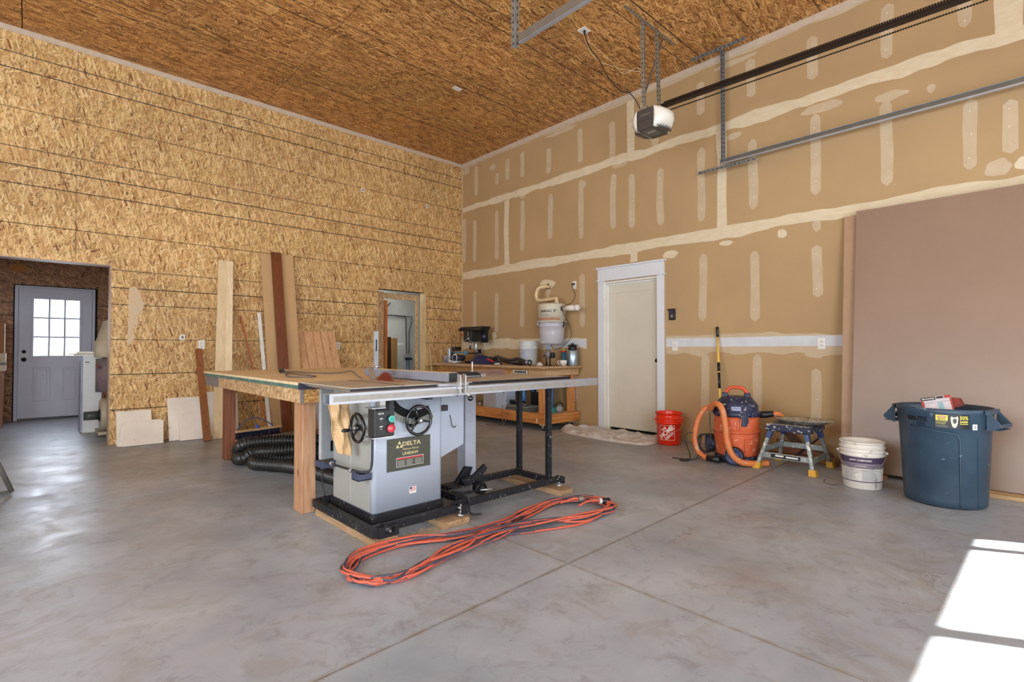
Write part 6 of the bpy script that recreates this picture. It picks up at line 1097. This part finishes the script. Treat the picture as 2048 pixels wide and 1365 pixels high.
for y,s in ((oy0-.001,-1),(oy1+.001,1)):
    o=lens(y,s).build('light_lens',M_ol,go,solid=.003)
    g_=MB()
    for k in range(9): 
        a=R(200+17.5*k) if s<0 else R(20+17.5*k); c=Vector((4.73,y+s*.012,oz0+.004)); d=Vector((math.cos(a),math.sin(a)*.55,.0)); g_.obox(c+d*.10+Up*.006,d*.035,Vector((-d.y,d.x,0)).normalized()*.0022,Vector((0,0,.003)))
    g_.build('vent_slots',M_sw,o); MB().prism([(4.62,y,oz0-.001),(4.84,y,oz0-.001),(4.80,y+s*.05,oz0+.0),(4.66,y+s*.05,oz0+.0)],(0,0,.004)).build('lens_base',M_od,o)
bx(ox0+.04,ox0+.22,oy0+.03,oy1-.03,oz0-.004,oz0-.0005).build('bottom_plate',mat('opener_plate',(96,90,82),.5),go); bx(ox0+.09,ox0+.13,oy0+.04,oy1-.06,oz0-.0055,oz0-.0042).build('bottom_label',mat('label_taupe',(150,144,132),.6),go)
text('CHAMBERLAIN',plane_fn((ox0-.001,(oy0+oy1)/2,oz0+.145),(0,-1,0),(0,0,1)),.017,mat('print_taupe',(170,162,150),.6),go); bx(ox0-.0016,ox0-.0004,oy0+.02,oy1-.01,oz0+.088,oz0+.091).build('seam',M_sw,go)
for x in (4.60,4.86): bx(x-.015,x+.015,2.86,2.94,3.5755,3.6).build('hanger_tab',M_gal2,go)
M_rail=mat('opener_rail',(44,34,32),.35,metal=.4,var=.15); orl=thing('opener_rail','long dark chain drive rail running from the opener towards the garage door','rail',(4.73,0,3.6))
rz=lambda y,z: z-.025*(2.7-y)
def rbar(x0,x1,z0,z1,y1=2.78): mb=MB(); mb.prism([(x0,YF+.02,rz(YF+.02,z0)),(x0,y1,rz(y1,z0)),(x0,y1,rz(y1,z1)),(x0,YF+.02,rz(YF+.02,z1))],(x1-x0,0,0)); return mb
rbar(4.718,4.742,3.592,3.628).build('rail_bar',M_rail,orl); rbar(4.698,4.7179,3.592,3.595).build('rail_flange',M_rail,orl); rbar(4.7421,4.762,3.592,3.595).build('rail_flange',M_rail,orl)
for xx,zz in ((4.685,3.618),(4.772,3.562)):
    ch=MB(); y=-2.3
    while y<2.72: ch.box(xx-.004,xx+.004,y,y+.011,rz(y,zz)-.005,rz(y,zz)+.005); y+=.0165
    ch.cyl((xx,-2.3,rz(-2.3,zz)),(xx,2.72,rz(2.72,zz)),.0026,n=6); o=ch.build('drive_chain',mat('chain_dark',(40,30,26),.35,metal=.6),orl)
tk1=thing('door_track','right galvanised garage door track running along the drywall','track',(5.68,0,3.2))
def track(x,s,y1,par):
    z=3.225; y0=YF+.02
    def B(a,b_,c,d): return (min(x+s*a,x+s*b_),max(x+s*a,x+s*b_),y0,y1,z+c,z+d)
    bx(*B(-.002,0,-.030,.026)).build('track_web',mat('track_web',(112,104,94),.5,metal=.4,var=.1),par);  # shaded inside of the channel painted as a darker web
    MB().box(*B(.0005,.026,.023,.026)).box(*B(.0005,.030,-.033,-.030)).box(*B(.027,.030,-.0299,-.018)).build('track_lip',mat('track_lip',(176,180,184),.32,metal=.6,var=.06),par)  # lips coloured brighter to paint in the light they catch
    return z
z=track(5.70,-1,2.61,tk1); angle('end_angle',(5.665,2.20,z-.055),(5.665,2.86,z-.055),.034,M_gal,tk1,(1,0,0),(0,0,-1))
angle('hanger_strut',(5.70,2.585,z-.02),(5.70,2.585,ZC-.02),.034,M_gal,tk1,(0,-1,0),(-1,0,0)); angle('ceiling_angle',(5.655,2.30,ZC-.004),(5.635,2.93,ZC-.004),.036,M_gal,tk1,(1,0,0),(0,0,-1))
tk2=thing('door_track','left galvanised garage door track near the top centre of the view','track',(2.41,0,3.2)); z=track(2.41,1,2.50,tk2); angle('hanger_strut',(2.41,2.53,z-.05),(2.41,2.53,ZC-.002),.036,M_gal,tk2,(1,0,0),(0,1,0))
# opener cords from the ceiling outlet
o=MB().tube(catmull([(4.30,3.44,ZC-.012),(4.30,3.43,ZC-.07),(4.33,3.38,4.30),(4.38,3.31,4.18),(4.42,3.25,4.02),(4.45,3.18,3.90),(4.50,3.10,3.80),(4.53,3.05,3.79),(4.58,2.99,3.70),(4.60,2.95,3.60),(4.62,2.93,3.576)],7),.0048,6).build('opener_cable',M_black,None,'black power cord drooping from the ceiling outlet to the opener'); o['category']='cord'; MB().cyl((4.30,3.44,ZC-.008),(4.30,3.44,ZC-.045),.016,.012,12).build('plug',M_black,o)
for i,pts in enumerate(([(4.28,3.45,ZC-.008),(4.30,3.42,4.38),(4.36,3.36,4.22),(4.45,3.25,4.13),(4.50,3.12,4.05),(4.56,3.0,4.0),(4.60,2.93,3.96),(4.60,2.92,3.75),(4.60,2.95,3.577)],[(4.34,3.44,ZC-.008),(4.36,3.41,4.40),(4.40,3.33,4.30),(4.47,3.22,4.16),(4.52,3.10,4.0),(4.57,2.98,4.03),(4.61,2.93,4.0)])):
    o=MB().tube(catmull(pts,7),.0022,5).build('bell_wire',mat('wire_cream',(214,190,150),.6),None,('thin cream wire hanging from the ceiling outlet down to the opener','thin cream wire looping from the ceiling outlet to the hanger strut')[i]); o['category']='wire'
# ---------------------------------------------------------------- entry room: sheet cart, dust collector, cartons
wc_=thing('sheet_stack','stack of white edged panels standing beside the entry door','panels',(.63,8.9,0)); 
for k in range(4): bx(.535+.0*k,.73,8.80+.022*k+.25*0,8.818+.022*k,.012+.0*k,1.02).build('panel',[mat('panel_white',(206,206,204),.4,var=.04),M_edge,MC['panel_white'],M_edge][k],wc_)
bx(.515,.534,8.82,9.18,.012,1.02).build('side_board',mat('side_greyblue',(150,152,172),.5),wc_); bx(.45,.735,8.79,9.15,1.021,1.036).build('top_board',M_mel,wc_); bx(.40,.70,8.81,9.13,1.037,1.05).build('top_board',MC['melamine_edge'],wc_); bx(.47,.735,8.79,9.15,1.051,1.075).build('top_board',M_mel,wc_); bx(.53,.74,8.80,9.18,.001,.0115).build('base_board',M_edge,wc_); bx(.555,.60,8.798,8.7995,.93,.94).build('printed_mark',M_dark,wc_)
dc=thing('dust_collector','beige dust collector with black motor half hidden by the wall edge','dust collector',(.82,8.45,0)); 
M_dc=mat('collector_beige',(178,164,140),.5,var=.06); MB().lathe([(0,0),(.19,0),(.20,.02),(.20,.10),(.19,.12),(0,.12)],(.80,8.35,.28),(-1,0,0),32).build('blower',M_dc,dc); MB().cyl((.665,8.35,.27),(.52,8.35,.27),.055,n=22).build('motor',mat('motor_black',(40,44,46),.4,c2=(84,88,84),scale=30),dc); MB().cyl((.68,8.35,.27),(.665,8.35,.27),.075,n=22).build('motor_flange',M_black,dc)
MB().cyl((.82,8.62,.55),(.82,8.62,.98),.17,n=30).build('lower_bag',mat('bag_mauve',(128,108,104),.8,speck=(90,96,140),speck_t=.62,speck_s=30),dc); MB().lathe([(.175,1.0),(.19,1.01),(.19,1.20),(.17,1.22),(.10,1.48),(0,1.50)],(.82,8.62,0),n=30).build('filter_bag',mat('bag_tan',(196,178,150),.8,speck=(70,64,60),speck_t=.7,speck_s=20),dc); bx(.66,.90,8.3,8.75,.02,.06).build('base_plate',M_dc,dc); bx(.64,.66,8.44,8.50,.86,.90).build('label',mat('label_brown',(110,50,36),.5),dc)
def carton(name,lab,x0,x1,y0,y1,z0,z1,m): 
    o=bx(x0,x1,y0,y1,z0,z1).build(name,m,None,lab,bev=.004); o['category']='carton'; bx(x0+.3*(x1-x0),x0+.5*(x1-x0),y0-.0008,y0-.0002,z0+.01,z1-.01).build('tape',mat('tape_brown',(150,110,72),.4),o); return o
carton('cardboard_box','tall cardboard box standing on the floor at the left edge of the entry room',-.75,-.245,10.15,10.6,.001,.80,mat('carton_rose',(146,104,86),.8,var=.08)); 
o=carton('cream_box','cream box with a black strap resting on the tall cardboard box',-.70,-.222,10.12,10.58,.801,1.05,mat('carton_cream',(206,190,164),.7,c2=(176,150,120),scale=8)); bx(-.70,-.215,10.112,10.1185,.885,.92).build('black_strap',M_black,o)
carton('cardboard_box','brown cardboard box on top of the cream box in the entry room',-.74,-.238,10.16,10.62,1.051,1.48,mat('carton_brown',(150,100,62),.8,var=.08))
# sawhorse leg end at the left edge
sh=thing('folding_table','grey tubular folding table legs reaching in from the left edge','folding table',(-.9,5.3,0)); M_tube=mat('tube_grey',(150,148,142),.35,metal=.5,var=.06)
# right leg foot seen at left frame edge
A=Vector((-.075,5.50,.016)); B=Vector((-.30,5.36,.70)); MB().tube([A,B],.016,12).build('leg',M_tube,sh); MB().tube([A,A+Vector((-.45,-.02,0))],.013,12).build('foot_bar',M_tube,sh); MB().tube([A+Vector((-.45,-.02,0)),B+Vector((-.45,-.02,0))],.016,12).build('leg',M_tube,sh); bx(-1.9,-.28,4.9,5.6,.701,.74).build('table_top',mat('folding_top',(206,204,198),.5),sh,bev=.006); MB().tube([(-1.75,5.35,.016),(-1.45,5.3,.70)],.016,12).build('leg',M_tube,sh); MB().tube([(-1.75,5.15,.016),(-1.75,5.5,.016)],.013,12).build('foot_bar',M_tube,sh)
# ---------------------------------------------------------------- store room contents
pcs=thing('water_lines','black pipes and blue tubes on the pale store room wall','pipes',(5.6,9.5,1.2)); zt=1.78
MB().tube(catmull([(4.6,9.56,zt),(5.2,9.56,zt+.02),(5.55,9.56,zt+.04)],5),.012,8).build('pipe',M_black,pcs); MB().tube([(5.55,9.56,zt+.04),(5.86,9.56,zt+.03),(5.88,9.56,zt),(5.90,9.56,1.0)],.010,8).build('pipe',M_black,pcs); MB().tube([(5.6,9.58,zt+.045),(6.04,9.58,zt+.03),(6.03,9.58,zt-.1),(5.97,9.58,1.5),(5.97,9.58,1.0)],.008,8).build('pipe',mat('pipe_grey',(70,70,76),.5),pcs)
MB().tube([(4.95,9.55,1.42),(5.5,9.55,zt+.30)],.012,8).build('pipe',M_black,pcs); MB().tube([(5.9,9.56,.98),(5.89,9.56,.3)],.010,8).build('blue_tube',mat('tube_blue',(50,96,170),.4),pcs); MB().tube([(5.97,9.58,.98),(5.99,9.58,.3)],.010,8).build('blue_tube',MC['tube_blue'],pcs)
bx(5.83,6.03,9.52,9.575,.93,.99).build('valve',M_zinc,pcs,bev=.01); bx(5.85,6.01,9.50,9.53,.88,.92).build('valve_body',M_black,pcs,bev=.006)
o=MB().cyl((4.92,9.2,.0015),(4.92,9.2,1.38),.22,n=30).build('water_tank',mat('tank_grey',(168,168,176),.4,var=.05),None,'grey cylindrical tank seen through the small doorway'); o['category']='tank'
o=bx(5.15,5.36,9.28,9.42,.0015,1.36).build('dark_cabinet',wood('dark_brown_panel',(60,34,24),(40,22,16)),None,'dark brown upright panel behind the grey tank in the store room'); o['category']='panel'
o=bx(5.37,5.50,9.26,9.40,.0015,1.34).build('tan_cabinet',mat('tan_cabinet',(170,130,72),.5,c2=(150,112,60),scale=3),None,'tan upright panel right of the dark one in the store room',bev=.01); o['category']='panel'
o=MB().tube(catmull([(5.55,9.4,.02),(5.55,9.45,.25),(5.62,9.5,.42),(5.72,9.58,.45)],5),.008,6).build('store_cord',MC['cord_brown'],None,'dark cord arching to a low outlet in the store room'); o['category']='cord'
